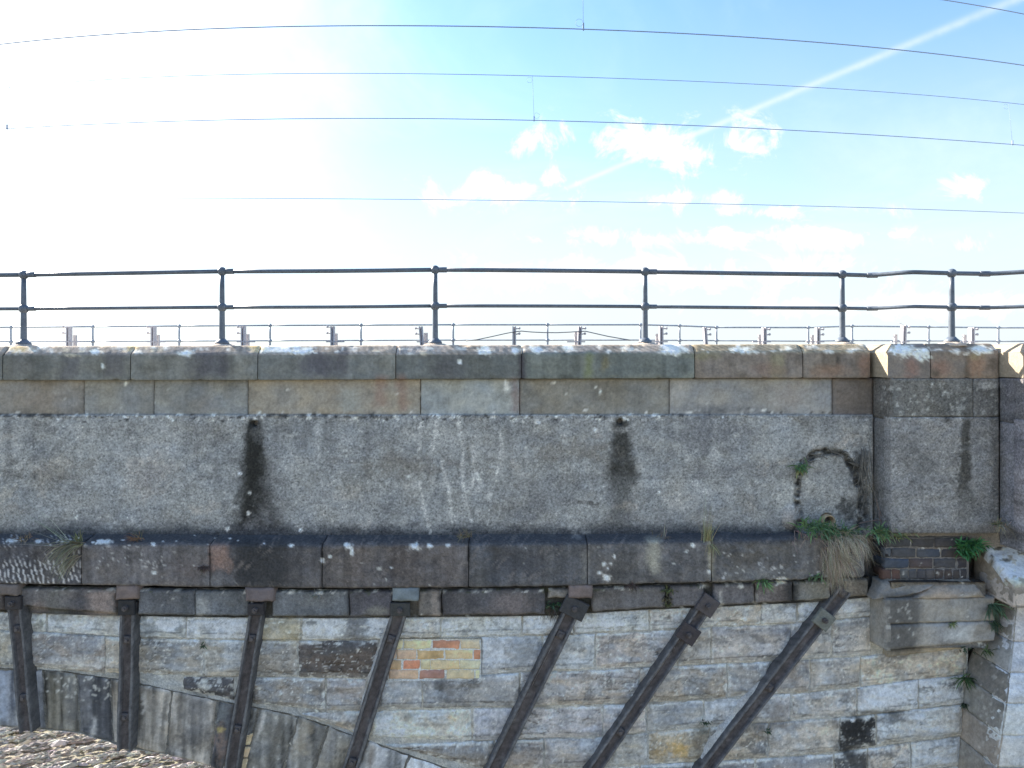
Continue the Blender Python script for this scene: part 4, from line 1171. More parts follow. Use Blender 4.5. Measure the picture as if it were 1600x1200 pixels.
def ash_tint(base, seed, ta, tb):
    base = tuple(q * 1.03 + (sum(base) / 3 - q) * 0.42 for q in base)
    xs_ = np.linspace(-240, 1520, 441); ya_ = np.array([ta(x) for x in xs_]); yb_ = np.array([tb(x) for x in xs_])
    r_ = np.random.default_rng(seed)
    gk, lk, dk_ = r_.uniform(0.15, 0.5), r_.uniform(0.35, 0.85), r_.uniform(0.25, 0.7)

    def f(px, py, e, off):
        t = paint(px, py, base, seed, var=0.30, warm=0.09, pits=0.40, streaky=0.12, stains=False)
        # bedding of the split face
        bd = fbm(px / 60 + 0.3 * fbm(px / 18, py / 18, seed, 2), py / 5.5, seed + 300, 3)
        t = t * (1 + 0.26 * bd)[:, None]
        tone = sst(fbm(px / 30, py / 22, seed + 320, 3), 0.0, 0.4)[:, None] * 0.5
        t = t * (1 - tone) + t.mean(1, keepdims=True) * np.array([0.94, 1.0, 1.06]) * tone
        dark = dk_ * sst(fbm(px / 22, py / 13, seed + 310, 4) + 0.35 * fbm(px / 3, py / 3, seed + 311, 2), 0.12, 0.5)
        t = t * (1 - dark[:, None]) + lin((76, 80, 84)) * KALB * dark[:, None]
        ck = bed_crack(px, py, seed)
        t = t * (1 - 0.5 * ck)[:, None]
        ck2 = bed_crack(px, py - 2.6, seed) * (1 - ck)  # light highlight painted just below each crack
        t = t * (1 - 0.35 * ck2[:, None]) + lin((190, 194, 190)) * KALB * (0.35 * ck2)[:, None]
        ep = e * 180
        lime = lk * sst(fbm(px / 11, py / 7, seed + 330, 4) + 0.5 * (1 - np.clip(ep / 8, 0, 1)) + 0.25 * fbm(px / 2.6, py / 2.6, seed + 331, 2), 0.38, 0.72)
        t = t * (1 - lime[:, None]) + lin((190, 197, 197)) * KALB * lime[:, None]
        db = np.interp(px, xs_, yb_) - py; dt = py - np.interp(px, xs_, ya_)
        # drafted strip along the lower bed, with the dark arris of the rock face above it
        wv = 1.6 * fbm(px / 22, py / 30, 77, 3)
        strip = (1 - sst(db + wv, 7.5, 9.5))[:, None] * 0.32
        t = t * (1 - strip) + (t * 0.4 + lin((160, 162, 156)) * KALB * 0.62) * strip
        ar = sst(db + wv, 8.0, 9.2) * (1 - sst(db + wv, 9.6, 11.6)) * sst(fbm(px / 30, py / 40, 79, 3), -0.25, 0.15)
        t = t * (1 - 0.5 * ar)[:, None]
        bedl = (1 - sst(db, 1.0, 2.8)) * sst(fbm(px / 34, py / 40, 83, 3), -0.15, 0.2)
        t = t * (1 - 0.6 * bedl)[:, None]
        wl = (1 - sst(dt + 3 * fbm(px / 9, py / 6, 85, 3), 2.5, 6.5)) * sst(fbm(px / 40, py / 30, 87, 3), -0.1, 0.3) * 0.7
        t = t * (1 - wl[:, None]) + lin((196, 203, 203)) * KALB * wl[:, None]
        sp = sst(vn2(px / 2.2, py / 2.2, seed + 340), 0.86, 0.96) * 0.55
        t = t * (1 - sp[:, None]) + lin((205, 210, 208)) * KALB * sp[:, None]
        mg = sst(ep, 3.2, 4.4) * (1 - sst(ep, 4.8, 6.2)) * sst(fbm(px / 26, py / 12, seed + 350, 3), -0.1, 0.25) * 0.45
        t = t * (1 - mg)[:, None]
        # then what has run down or grown across the stones
        base_stain = paint_stains(px, py, t)
        return np.clip(base_stain, 0.012, 0.8)
    return f


si = 0
for (ta, tb, stones, amp) in courses:
    for (a, b, c_) in stones:
        si += 1
        if ta is C_B and a >= 1340:
            pass
        ylo = lambda x: min(tb(x), EXT(x) - 3) if x < 960 else tb(x)
        ya, yb_ = (ta(a), ta(b)), (ylo(a), ylo(b))
        if yb_[0] - ya[0] < 4 and yb_[1] - ya[1] < 4: continue
        yb_ = (max(yb_[0], ya[0] + 3), max(yb_[1], ya[1] + 3))
        if ta is C_A and a in (-50, 34, 163, 204): pass
        d = D_ASH + RNG.uniform(-0.008, 0.010)
        am = amp * RNG.uniform(0.7, 1.25)
        g_ = 1.3
        rough_ = rel_rock(am, 300 + si * 7)
        grid_piece('stone', spand, rect(a, b, ya, yb_, d, g_), TOCAM, M_ROCK, c_, res=0.0105, seed=300 + si * 7, relief=rough_, edge_r=0.008, jit=0.009, depth=0.07,
                   tint_fn=ash_tint(tuple(min(205, q + 16) for q in c_) if ta is TOPL else tuple(min(200, q + 7) for q in c_) if min(c_) > 90 else c_, 300 + si * 7, ta, tb))
# long drafted strips that edge the beds (margins cut along the courses)
# ---- voussoirs
ring = core('arch_ring', XL, 700, lambda x: EXT(x) + 1, lambda x: min(INT(x) - 3, YEND), D_MOR - 0.006, (96, 98, 96), res=0.03, depth=0.25, amp=0.008)
SL = lambda x: float(np.interp(x, [-230, -80, 0, 150, 270, 340, 403, 530, 700], [0.22, 0.14, 0.06, 0.07, -0.09, -0.12, -0.25, -0.32, -0.48]))
vj = [-228, -150, -75, -22, 66, 119, 172, 268, 340, 368, 404, 466, 512, 574, 640, 706]
vc = [(110, 114, 118), (112, 116, 120), (120, 124, 128), (122, 130, 142), (112, 112, 106), (86, 90, 96), (150, 147, 140), (140, 138, 133), (74, 77, 82), (116, 120, 122), (116, 118, 116), (120, 121, 118), (136, 135, 128), (142, 148, 154), (140, 146, 152), (132, 136, 138)]
vc[6] = (146, 143, 136)
for i in range(len(vj) - 1):
    a, b = vj[i], vj[i + 1]
    ta, tb = EXT(a) + 2, EXT(b) + 2
    if i == 9:  # the narrow stone whose lower half is brick
        pass
    ha = min(INT(a), YEND) - ta - 2; hb = min(INT(b), YEND) - tb - 2
    cs = [P(a + 0.8, ta, D_ASH), P(b - 0.8, tb, D_ASH), P(b - 0.8 + SL(b) * hb, tb + hb, D_ASH), P(a + 0.8 + SL(a) * ha, ta + ha, D_ASH)]
    if i == 9:
        m0 = 0.40
        cs[2] = cs[1] + (cs[2] - cs[1]) * m0; cs[3] = cs[0] + (cs[3] - cs[0]) * m0
    grid_piece('voussoir', ring, cs, TOCAM, M_STONE, vc[i], res=0.016, seed=500 + i, relief=rel_flat(0.006, 16, 500 + i), edge_r=0.012, jit=0.006, depth=0.08,
               pkw=dict(var=0.26, warm=0.08, streaky=1.0, grime=0.45, lichen=0.12))


def brick(parent, x0, x1, y0, y1, d, c_, seed, sl=0.0):
    return grid_piece('brick', parent, [P(x0, y0, d), P(x1, y0, d), P(x1 + sl, y1, d), P(x0 + sl, y1, d)], TOCAM, M_BRICK, c_, res=0.011, seed=seed, relief=rel_flat(0.004, 7, seed),
                      edge_r=0.007, jit=0.008, depth=0.05, pkw=dict(var=0.26, warm=0.14, grime=0.22, lichen=0.20, stains=False))


for i, (x0, x1, y0, y1, c_) in enumerate([(376, 394, 1147, 1165, (192, 170, 132)), (372, 391, 1168, 1184, (186, 162, 128)), (368, 388, 1187, 1203, (192, 172, 136))]):
    brick(ring, x0, x1, y0, y1, D_ASH - 0.004, c_, 540 + i, -4)
for i, y in enumerate((1147, 1166, 1185)):
    brick(ring, 336 - i * 2.5, 352 - i * 3, y, y + 17, D_ASH + 0.004, ((118, 100, 92), (126, 112, 104), (110, 104, 102))[i], 550 + i, -3)

# ---- cream brick repair
cream = core('brick_patch', 606, 752, K(998), K(1064), D_ASH - 0.004, (170, 178, 180), res=0.014, depth=0.05, amp=0.004, pkw=dict(var=0.22, warm=0.05, pits=0.3))
CR, PE, OR, YE, BR = (214, 180, 144), (204, 162, 136), (184, 128, 100), (204, 162, 112), (146, 108, 96)
rows = [(1000.5, 1014, [(612, 629, CR), (631, 674, CR), (675.5, 718, OR), (719.5, 749, (206, 174, 144))]),
        (1016, 1030, [(606, 619, PE), (620, 649.5, PE), (651.5, 694, YE), (695.5, 739, (208, 170, 130)), (740.5, 750, OR)]),
        (1032, 1046, [(608, 627, (184, 160, 126)), (629.5, 656, (188, 126, 104)), (657.5, 672, CR), (673.5, 717, (208, 172, 134)), (718.5, 750, CR)]),
        (1047.5, 1061, [(607, 653, PE), (655.5, 695, BR), (698, 741.5, (210, 174, 138)), (742.5, 750, CR)])]
k = 0
for (y0, y1, bs) in rows:
    for (x0, x1, c_) in bs:
        k += 1
        brick(cream, x0, x1, y0, y1, D_ASH - 0.012 + RNG.uniform(-0.003, 0.003), c_, 560 + k)

# ---- blue brick make-up under the refuge
D_BB = 5.80
XB = xpx(1367, 6.0)
blue = core('blue_brick_patch', 1383, 1514, K(840), K(908), D_BB + 0.008, (100, 99, 98), res=0.016, depth=0.2, amp=0.004)
rows = [(841, 855, [(1383, 1422, (66, 68, 72)), (1424, 1460, (60, 60, 62)), (1461.5, 1498, (58, 58, 62)), (1499.5, 1510, (62, 60, 62))]),
        (857.5, 871, [(1382, 1393, (72, 78, 84)), (1394, 1431, (68, 70, 74)), (1433, 1469.5, (58, 64, 74)), (1472.5, 1510, (60, 58, 60))]),
        (873.5, 887.5, [(1382, 1420, (62, 72, 88)), (1421.5, 1457, (74, 66, 66)), (1459.5, 1494, (60, 62, 68)), (1496.5, 1511, (58, 56, 60))]),
        (890, 905, [(1379, 1392.5, (74, 58, 54)), (1394, 1406.5, (80, 62, 58)), (1408, 1420, (76, 80, 84)), (1421, 1433, (74, 76, 80)), (1434, 1447, (68, 68, 72)), (1448, 1460.5, (70, 70, 74)), (1462.5, 1474.5, (66, 62, 64)), (1476.5, 1488, (64, 60, 62)), (1490, 1500.5, (62, 60, 62)), (1502, 1511, (58, 58, 62))])]
for (y0, y1, bs) in rows:
    for (x0, x1, c_) in bs:
        k += 1
        brick(blue, x0 - 0.2, x1 + 0.2, y0 - 0.2, y1 + 0.2, D_BB + RNG.uniform(-0.003, 0.003), c_, 600 + k)
for (y0, y1, c_) in ((842, 854, (52, 52, 56)), (858, 870, (48, 48, 52)), (874, 887, (48, 58, 72)), (890, 904, (62, 52, 50))):
    z0, z1 = zpx(y0, D_BB), zpx(y1, D_BB)
    xb = xpx(1382, D_BB)
    k += 1
    grid_piece('brick', blue, [np.array([xb, 6.0, z0]), np.array([xb, D_BB + 0.004, z0]), np.array([xb, D_BB + 0.004, z1]), np.array([xb, 6.0, z1])], TOLEFT, M_BRICK, c_, res=0.03, seed=600 + k,
               relief=rel_flat(0.003, 7, k), edge_r=0.008, jit=0.003, depth=0.05, pkw=dict(var=0.15, stains=False))
# mortar flaunching on top of the bricks
grid_piece('mortar_cap', blue, [np.array([xpx(1372, 5.99), 5.99, zpx(822, 5.99)]), np.array([xpx(1520, 5.99), 5.99, zpx(822, 5.99)]), P(1516, 840, D_BB - 0.004), P(1381, 840, D_BB - 0.004)], (0, -0.6, 0.8), M_MORTAR,
           (86, 88, 90), res=0.016, seed=640, relief=rel_flat(0.010, 12, 3), edge_r=0.012, jit=0.008, depth=0.05)

# ---- bracket of rounded stone and the block under it, carrying the refuge
brk = core('refuge_bracket', 1392, 1540, K(910), K(1012), 5.74, (96, 94, 88), res=0.02, depth=0.25)


def ledge_rel(px, py, u, v, e):
    return 0.05 * np.sin(np.clip(v, 0, 1) * math.pi) ** 0.7 * (0.7 + 0.5 * fbm(px / 30, py / 20, 8, 3)) + 0.008 * fbm(px / 8, py / 8, 4, 3) - 0.05 * sst(np.abs(px - 1440 - (py - 920) * -2), 0, 14) * 0


grid_piece('ledge_stone', brk, [P(1376, 908, D_BB - 0.02), P(1468, 908, D_BB - 0.02), P(1430, 928, 5.70), P(1366, 938, 5.74)], TOCAM, M_STONE, (110, 111, 110), res=0.014, seed=650, relief=ledge_rel, edge_r=0.02, jit=0.014, depth=0.12, pkw=dict(var=0.2, warm=0.1, grime=0.2, lichen=0.08))
grid_piece('ledge_stone', brk, [P(1462, 907, D_BB - 0.01), P(1516, 905, D_BB - 0.01), P(1540, 934, 5.69), P(1424, 937, 5.69)], TOCAM, M_STONE, (122, 118, 111), res=0.014, seed=651, relief=ledge_rel, edge_r=0.02, jit=0.014, depth=0.12, pkw=dict(var=0.22, warm=0.12, grime=0.22, lichen=0.08))
XK = xpx(1360, D_ASH)
xk0 = XK * F / 5.70 + CX
zt, zb_ = zpx(937, 5.70), zpx(1017, 5.70)
grid_piece('bracket_stone', brk, [np.array([XK, D_ASH + 0.03, zt + 0.01]), np.array([XK, 5.70, zt]), np.array([XK, 5.70, zb_]), np.array([XK, D_ASH + 0.03, zpx(1004, D_ASH)])], TOLEFT, M_STONE, (136, 138, 136), res=0.016, seed=652, relief=rel_flat(0.005, 12, 3), edge_r=0.012, jit=0.004, depth=0.03, pkw=dict(var=0.18, warm=0.06, streaky=0.15, grime=0.2))
for i, (y0, y1, c_) in enumerate([((935, 933), (977, 971), (118, 120, 119)), ((977, 971), (1017, 1003), (128, 130, 130))]):
    grid_piece('bracket_stone', brk, rect(xk0, 1556, y0, y1, 5.70, 0.7), TOCAM, M_STONE, c_, res=0.015, seed=653 + i, relief=rel_flat(0.005, 14, 3 + i), edge_r=0.012, jit=0.005, depth=0.2, pkw=dict(var=0.2, warm=0.07, streaky=0.2, grime=0.22, lichen=0.05))
# small moulding under the bracket, and the underside
grid_piece('bed_mould', brk, rect(1388, 1512, (1017, 1005), (1028, 1014), 5.86, 0.5), TOCAM, M_STONE, (150, 142, 124), res=0.02, seed=658, relief=rel_flat(0.004, 12, 3), edge_r=0.012, jit=0.004, depth=0.08, pkw=dict(var=0.2, warm=0.1, grime=0.3))

# ---- pier buttress with its weathered cap
pier = core('pier_buttress', 1610, XR, K(940), K(YEND), 5.74, (110, 110, 108), depth=0.3)
PXL = lambda y: float(np.interp(y, [900, 973, 1087, 1193, 1340], [1553, 1549, 1511, 1502, 1488]))   # where the side meets the wall
FXL = lambda y: float(np.interp(y, [900, 950, 1000, 1100, 1200, 1340], [1588, 1587, 1582, 1571, 1557, 1538]))  # the outer arris
ylv = [945, 1003, 1052, 1100, 1150, 1200, 1250, 1300, 1345]
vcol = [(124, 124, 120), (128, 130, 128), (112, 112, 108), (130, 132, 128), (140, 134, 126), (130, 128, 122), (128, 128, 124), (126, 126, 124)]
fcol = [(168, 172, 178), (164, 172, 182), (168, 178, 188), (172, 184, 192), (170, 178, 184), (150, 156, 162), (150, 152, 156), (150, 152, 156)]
for i in range(len(ylv) - 1):
    y0, y1 = ylv[i], ylv[i + 1]
    def arris(y):
        X = xpx(PXL(y), D_ASH)
        d = X * F / (FXL(y) - CX)
        return X, d
    # heights are set by the outer arris
    (Xa, da), (Xb, db) = arris(y0), arris(y1)
    za, zb2 = zpx(y0, da), zpx(y1, db)
    gp = 0.002
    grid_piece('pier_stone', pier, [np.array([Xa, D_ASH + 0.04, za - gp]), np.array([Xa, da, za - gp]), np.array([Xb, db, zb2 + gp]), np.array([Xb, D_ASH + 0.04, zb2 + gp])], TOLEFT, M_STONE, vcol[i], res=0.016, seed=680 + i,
               relief=rel_flat(0.006, 10, i), edge_r=0.004, jit=0.002, depth=0.012, pkw=dict(var=0.24, warm=0.06, streaky=0.3, grime=0.3))
    xf0 = Xa; xm = Xa + (0.62 if i % 2 else 0.95)
    for j, (u0, u1, w0, w1) in enumerate(((Xa, xm, Xb, xm), (xm, xm + 0.75, xm, xm + 0.75))):
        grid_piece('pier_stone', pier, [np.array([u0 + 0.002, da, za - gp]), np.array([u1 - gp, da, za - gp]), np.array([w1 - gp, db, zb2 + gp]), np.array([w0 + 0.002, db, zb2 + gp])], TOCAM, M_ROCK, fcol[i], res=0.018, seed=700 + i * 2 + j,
                   relief=rel_rock(0.010, 700 + i * 2 + j), edge_r=0.004, jit=0.004, depth=0.15, pkw=dict(var=0.16, warm=0.04, grime=0.12, lichen=0.15, streaky=0.05))
# cap stone: sloping lichened top, upright face
XC = xpx(1520, 6.0)
dcf = XC * F / (1587 - CX)
zc0, zc1, zc2 = zpx(836, 6.0), zpx(914, dcf), zpx(950, dcf)


def cap_tint(px, py, e=None, off=None):
    t = paint(px, py, (150, 148, 140), 730, var=0.12, warm=0.06, grime=0.15)
    f = fbm(px / 13, py / 9, 731, 4) + 0.4 * fbm(px / 4, py / 4, 733, 2)
    m = sst(f + (py - 868) * 0.0075 * (py < 880) + 0.12, -0.08, 0.10) * (1 - sst(py, 902, 925)) * (1 - 0.8 * (px < 1530))
    lc = lin((208, 216, 208)) * KALB
    t = t * (1 - m[:, None]) + lc * m[:, None]
    dk = (1 - sst(f + (py - 850) * 0.012, -0.2, 0.1)) * (1 - m)
    t = t * (1 - 0.62 * dk[:, None])
    gr = sst(py, 895, 912) * (1 - sst(py, 914, 922)) * 0.4
    t = t * (1 - gr[:, None]) + lin((128, 132, 92)) * KALB * gr[:, None]
    return np.clip(t, 0.012, 0.8)


XC2 = XC + 1.8
capr = lambda px, py, u, v, e: 0.012 * fbm(px / 22, py / 14, 5, 4) + 0.005 * fbm(px / 6, py / 6, 6, 2)
ntop = np.array([0, -(zc0 - zc1), (6.0 - dcf)]); ntop /= np.linalg.norm(ntop)
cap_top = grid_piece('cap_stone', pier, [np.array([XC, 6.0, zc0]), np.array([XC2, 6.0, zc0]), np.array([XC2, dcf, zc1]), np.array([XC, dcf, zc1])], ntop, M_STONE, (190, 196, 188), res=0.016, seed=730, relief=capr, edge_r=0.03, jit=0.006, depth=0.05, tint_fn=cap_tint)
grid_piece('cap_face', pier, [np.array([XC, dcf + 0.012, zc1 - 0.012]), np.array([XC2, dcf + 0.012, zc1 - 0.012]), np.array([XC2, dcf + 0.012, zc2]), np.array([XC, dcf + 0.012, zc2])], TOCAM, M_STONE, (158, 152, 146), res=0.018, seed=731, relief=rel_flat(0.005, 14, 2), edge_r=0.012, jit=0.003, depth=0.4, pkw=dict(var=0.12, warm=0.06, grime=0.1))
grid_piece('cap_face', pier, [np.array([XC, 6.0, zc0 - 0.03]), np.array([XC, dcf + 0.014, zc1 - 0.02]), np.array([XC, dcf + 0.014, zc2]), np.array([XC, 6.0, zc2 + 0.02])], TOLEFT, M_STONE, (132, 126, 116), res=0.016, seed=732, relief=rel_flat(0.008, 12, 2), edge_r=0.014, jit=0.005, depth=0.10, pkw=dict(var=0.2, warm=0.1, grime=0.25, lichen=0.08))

# ---- the rest of the structure: deck, far parapet, barrel of the arch
mb = MB(); mb.box((0.3, 10.2, ZC - 0.95), (16.0, 7.7, 0.30), col=(0.16, 0.15, 0.14)); mb.build('track_bed', M_ROCK, VIA, False)
mb = MB(); mb.box((0.3, 14.15, ZC - 0.36), (22.0, 0.42, 0.86), col=(0.30, 0.29, 0.27)); rp = mb.build('rear_parapet', M_STONE, VIA, False)
mb = MB(); mb.box((0.3, 14.10, ZC + 0.12), (22.0, 0.60, 0.12), col=(0.30, 0.29, 0.27)); mb.build('coping_stone', M_STONE, rp, False)
pts = []
for x in np.concatenate([np.linspace(-230, 1200, 60)]):
    pts.append((xpx(x, D_ASH), zpx(min(INT(x), 2190), D_ASH)))
vs = []; fs = []
for (x, z) in pts:
    vs += [(x, D_ASH + 0.06, z), (x, 14.3, z)]
for i in range(len(pts) - 1):
    fs.append((2 * i, 2 * i + 1, 2 * i + 3, 2 * i + 2))
make_mesh('barrel_vault', vs, fs, M_STONE, VIA, np.tile(lin((120, 112, 104)) * KALB, (len(vs), 1)), True)
# hearting between the faces, above the vault
vs = []; fs = []
for (x, z) in pts:
    vs += [(x, 6.06, z + 0.05), (x, 14.3, z + 0.05), (x, 14.3, ZC - 0.8), (x, 6.06, ZC - 0.8)]
n = len(pts)
for i in range(n - 1):
    for (a, b) in ((0, 1), (1, 2), (2, 3), (3, 0)):
        fs.append((4 * i + a, 4 * i + b, 4 * i + 4 + b, 4 * i + 4 + a))
fs.append((0, 1, 2, 3)); fs.append((4 * n - 4, 4 * n - 1, 4 * n - 2, 4 * n - 3))
make_mesh('hearting', vs, fs, M_MORTAR, VIA, np.tile(lin((110, 104, 96)) * KALB, (len(vs), 1)), False)

# solid backing of the parapets, and the body of the pier
mb = MB(); mb.box(((xpx(XL, 5.9) + XJ) / 2, 6.19, ZC - 0.36), (XJ - xpx(XL, 5.9), 0.30, 0.96), col=tuple(lin((110, 106, 100)) * KALB)); mb.build('parapet_backing', M_MORTAR, VIA, False)
mb = MB(); mb.box(((XJ + 0.03 + 6.4) / 2, 6.04, ZC - 0.70), (6.4 - XJ - 0.03, 0.44, 1.62), col=tuple(lin((110, 106, 100)) * KALB)); mb.build('parapet_backing', M_MORTAR, VIA, False)
mb = MB(); mb.box(((XP + 0.04 + 6.4) / 2, 5.78, ZC - 0.62), (6.4 - XP - 0.04, 0.40, 1.46), col=tuple(lin((110, 106, 100)) * KALB)); mb.build('parapet_backing', M_MORTAR, VIA, False)
mb = MB(); mb.box(((2.25 + 6.8) / 2, 10.2, ZC / 2 - 0.4), (6.8 - 2.25, 8.2, ZC - 0.82), col=tuple(lin((110, 106, 100)) * KALB)); mb.build('pier_body', M_MORTAR, VIA, False)
# plain continuation of the structure to either side, beyond the modelled stones
for (xa, xb) in ((-32.0, xpx(XL, 5.9) - 0.02), (7.0, 34.0)):
    mb = MB(); mb.box(((xa + xb) / 2, 10.1, ZC - 1.45), (xb - xa, 8.0, 3.3), col=tuple(lin((124, 126, 124)) * KALB)); mb.build('adjoining_span', M_CONC, VIA, False)

# ------------------------------------------------------------------ railings
RAILC = tuple(lin((92, 102, 116)) * 1.0)


def railing(root, posts, d_of, ytop, ymid, ybase, r_post, r_top, r_mid, r_ball, jog=None, near=True, ends=(None, None)):
    RAILC = tuple(lin((92, 102, 116))) if near else tuple(lin((150, 160, 172)))  # far railing paled: lens flare put into its colour
    """posts: pixel columns; heights from pixel rows (functions of the column)"""
    seg = 12 if near else 7
    tops = []; mids = []
    for i, px in enumerate(posts):
        d = d_of(px)
        t, m_, b_ = P(px, ytop(px), d), P(px, ymid(px), d), P(px, ybase(px), d)
        tops.append(t); mids.append(m_)
        mb = MB(); mb.tube([b_, b_ + (m_ - b_) * 0.12, b_ + (m_ - b_) * 0.5, m_, m_ + (t - m_) * 0.5, t], [r_post * 1.32, r_post * 1.16, r_post * 1.1, r_post * 1.02, r_post * 0.94, r_post * 0.86], seg, RAILC)
        po = mb.build('post', M_PAINT, root)
        for (q, rr) in ((t, r_ball * 0.95), (m_, r_ball)):
            mb = MB(); mb.ball(q, rr, RAILC, 14 if near else 8, 8 if near else 5); mb.build('ball_joint', M_PAINT, po)
        if near:
            mb = MB(); mb.tube([b_ + np.array([0, 0, -0.012]), b_ + np.array([0, 0, 0.004]), b_ + np.array([0, 0, 0.020]), b_ + np.array([0, 0, 0.034])], [0.062, 0.060, 0.042, 0.030], 16, RAILC)
            mb.build('base_flange', M_PAINT, po)
            rr = np.random.default_rng(i + 5)
            mb = MB()
            pl = [b_ + np.array([0, 0, z]) for z in (-0.05, -0.022, -0.012, -0.010)]
            mb.tube(pl, [0.12, 0.09, 0.07, 0.03], 18, tuple(S(158, 150, 140)))
            v = np.array(mb.v); v[:, 2] += 0.006 * fbm(v[:, 0] * 22, v[:, 1] * 22, i, 3); v[:, 0] = b_[0] + (v[:, 0] - b_[0]) * 1.15 + 0.012 * fbm(v[:, 2] * 40, v[:, 1] * 30, i + 3, 2)
            mb.v = [tuple(q) for q in v]
            mb.build('cement_pad', M_MORTAR, po)
        else:
            mb = MB(); mb.tube([b_, b_ + np.array([0, 0, 0.03])], r_post * 1.9, 8, RAILC); mb.build('base_flange', M_PAINT, po)
    for nm, pts_, rr in (('top_rail', tops, r_top), ('middle_rail', mids, r_mid)):
        P_ = list(pts_)
        for i in range(len(P_) - 1):
            a, b = P_[i], P_[i + 1]
            path = [a, b]
            if jog and i in jog:
                f0, f1 = jog[i]
                path = []
                for s in np.linspace(0, 1, 25):
                    k = float(sst(np.array(s), f0, f1))
                    q = a * (1 - s) + b * s
                    q[1] = a[1] * (1 - k) + b[1] * k
                    # keep to its true height
                    q[2] = a[2] * (1 - s) + b[2] * s
                    path.append(q)
            else:
                w = b - a
                sag = 0.004 * (((i * 37) % 5) - 2) / 2 if near else 0.0
                path = [a, a + w * 0.25 + np.array([0, 0, -sag * 0.75]), a + w * 0.5 + np.array([0, 0, -sag]), a + w * 0.75 + np.array([0, 0, -sag * 0.75]), b]
            mb = MB(); mb.tube(path, rr, seg, RAILC)
            ro = mb.build(nm, M_PAINT, root)
            if near:
                cs = [0.10] if not (jog and i in jog) else ([0.90] if i == 4 else [0.30])
                if jog and i in jog and i == 5: cs = [0.28]
                for s in cs:
                    k = int(s * (len(path) - 1)); q0 = np.array(path[k]); q1 = np.array(path[min(k + 1, len(path) - 1)])
                    u = (q1 - q0) / np.linalg.norm(q1 - q0); cpt = q0 + u * 0.06
                    mb = MB(); mb.tube([cpt - u * 0.045, cpt - u * 0.042, cpt + u * 0.042, cpt + u * 0.045], [rr * 1.02, rr * 1.28, rr * 1.28, rr * 1.02], seg, RAILC); mb.build('coupling', M_PAINT, ro)


D_RAIL = 6.15
near = empty('guard_railing', (0, D_RAIL, zpx(540, D_RAIL)), 'grey-blue two-rail pipe railing with ball joints along the near coping', 'railing')
nposts = [-300, 37, 347, 680, 1008, 1316, 1487, 1662, 1830]
d_near = lambda px: 6.15 if px < 1400 else (5.885 if px < 1600 else 5.64)
railing(near, nposts, d_near,
        lambda x: float(np.interp(x, [-300, 37, 347, 680, 1008, 1316, 1487, 1662, 1830], [435, 429.5, 424, 421.5, 424.5, 429, 427, 423, 426])),
        lambda x: float(np.interp(x, [-300, 37, 347, 680, 1008, 1316, 1487, 1662, 1830], [486, 482.5, 480, 478, 479, 481.5, 480, 478, 479])),
        lambda x: float(np.interp(x, [-300, 37, 1662], [537, 536.5, 532])), 0.0225, 0.0190, 0.0155, 0.042, jog={5: (0.25, 0.62), 6: (0.35, 0.9)})

D_FAR = 14.1
far = empty('guard_railing', (0, D_FAR, zpx(552, D_FAR)), 'far-off railing seen low behind the first railing, across the tracks', 'railing')
fposts = [-260, -120, 17, 145, 280, 422, 564, 708, 855.5, 1001, 1062, 1119.5, 1263, 1331.5, 1451, 1560, 1690, 1830]
railing(far, fposts, lambda px: D_FAR, lambda x: float(np.interp(x, [-260, 0, 420, 700, 1001, 1062, 1105, 1300, 1330, 1451, 1600], [513, 511.5, 508.5, 507.5, 507.5, 509, 511.5, 512, 509.5, 511, 512.5])),
        lambda x: float(np.interp(x, [-260, 0, 420, 700, 1001, 1300, 1331, 1600], [535, 534, 532.5, 531.5, 531.5, 533.5, 532, 533.5])), lambda x: 556.0, 0.0205, 0.0170, 0.0140, 0.040, near=False)

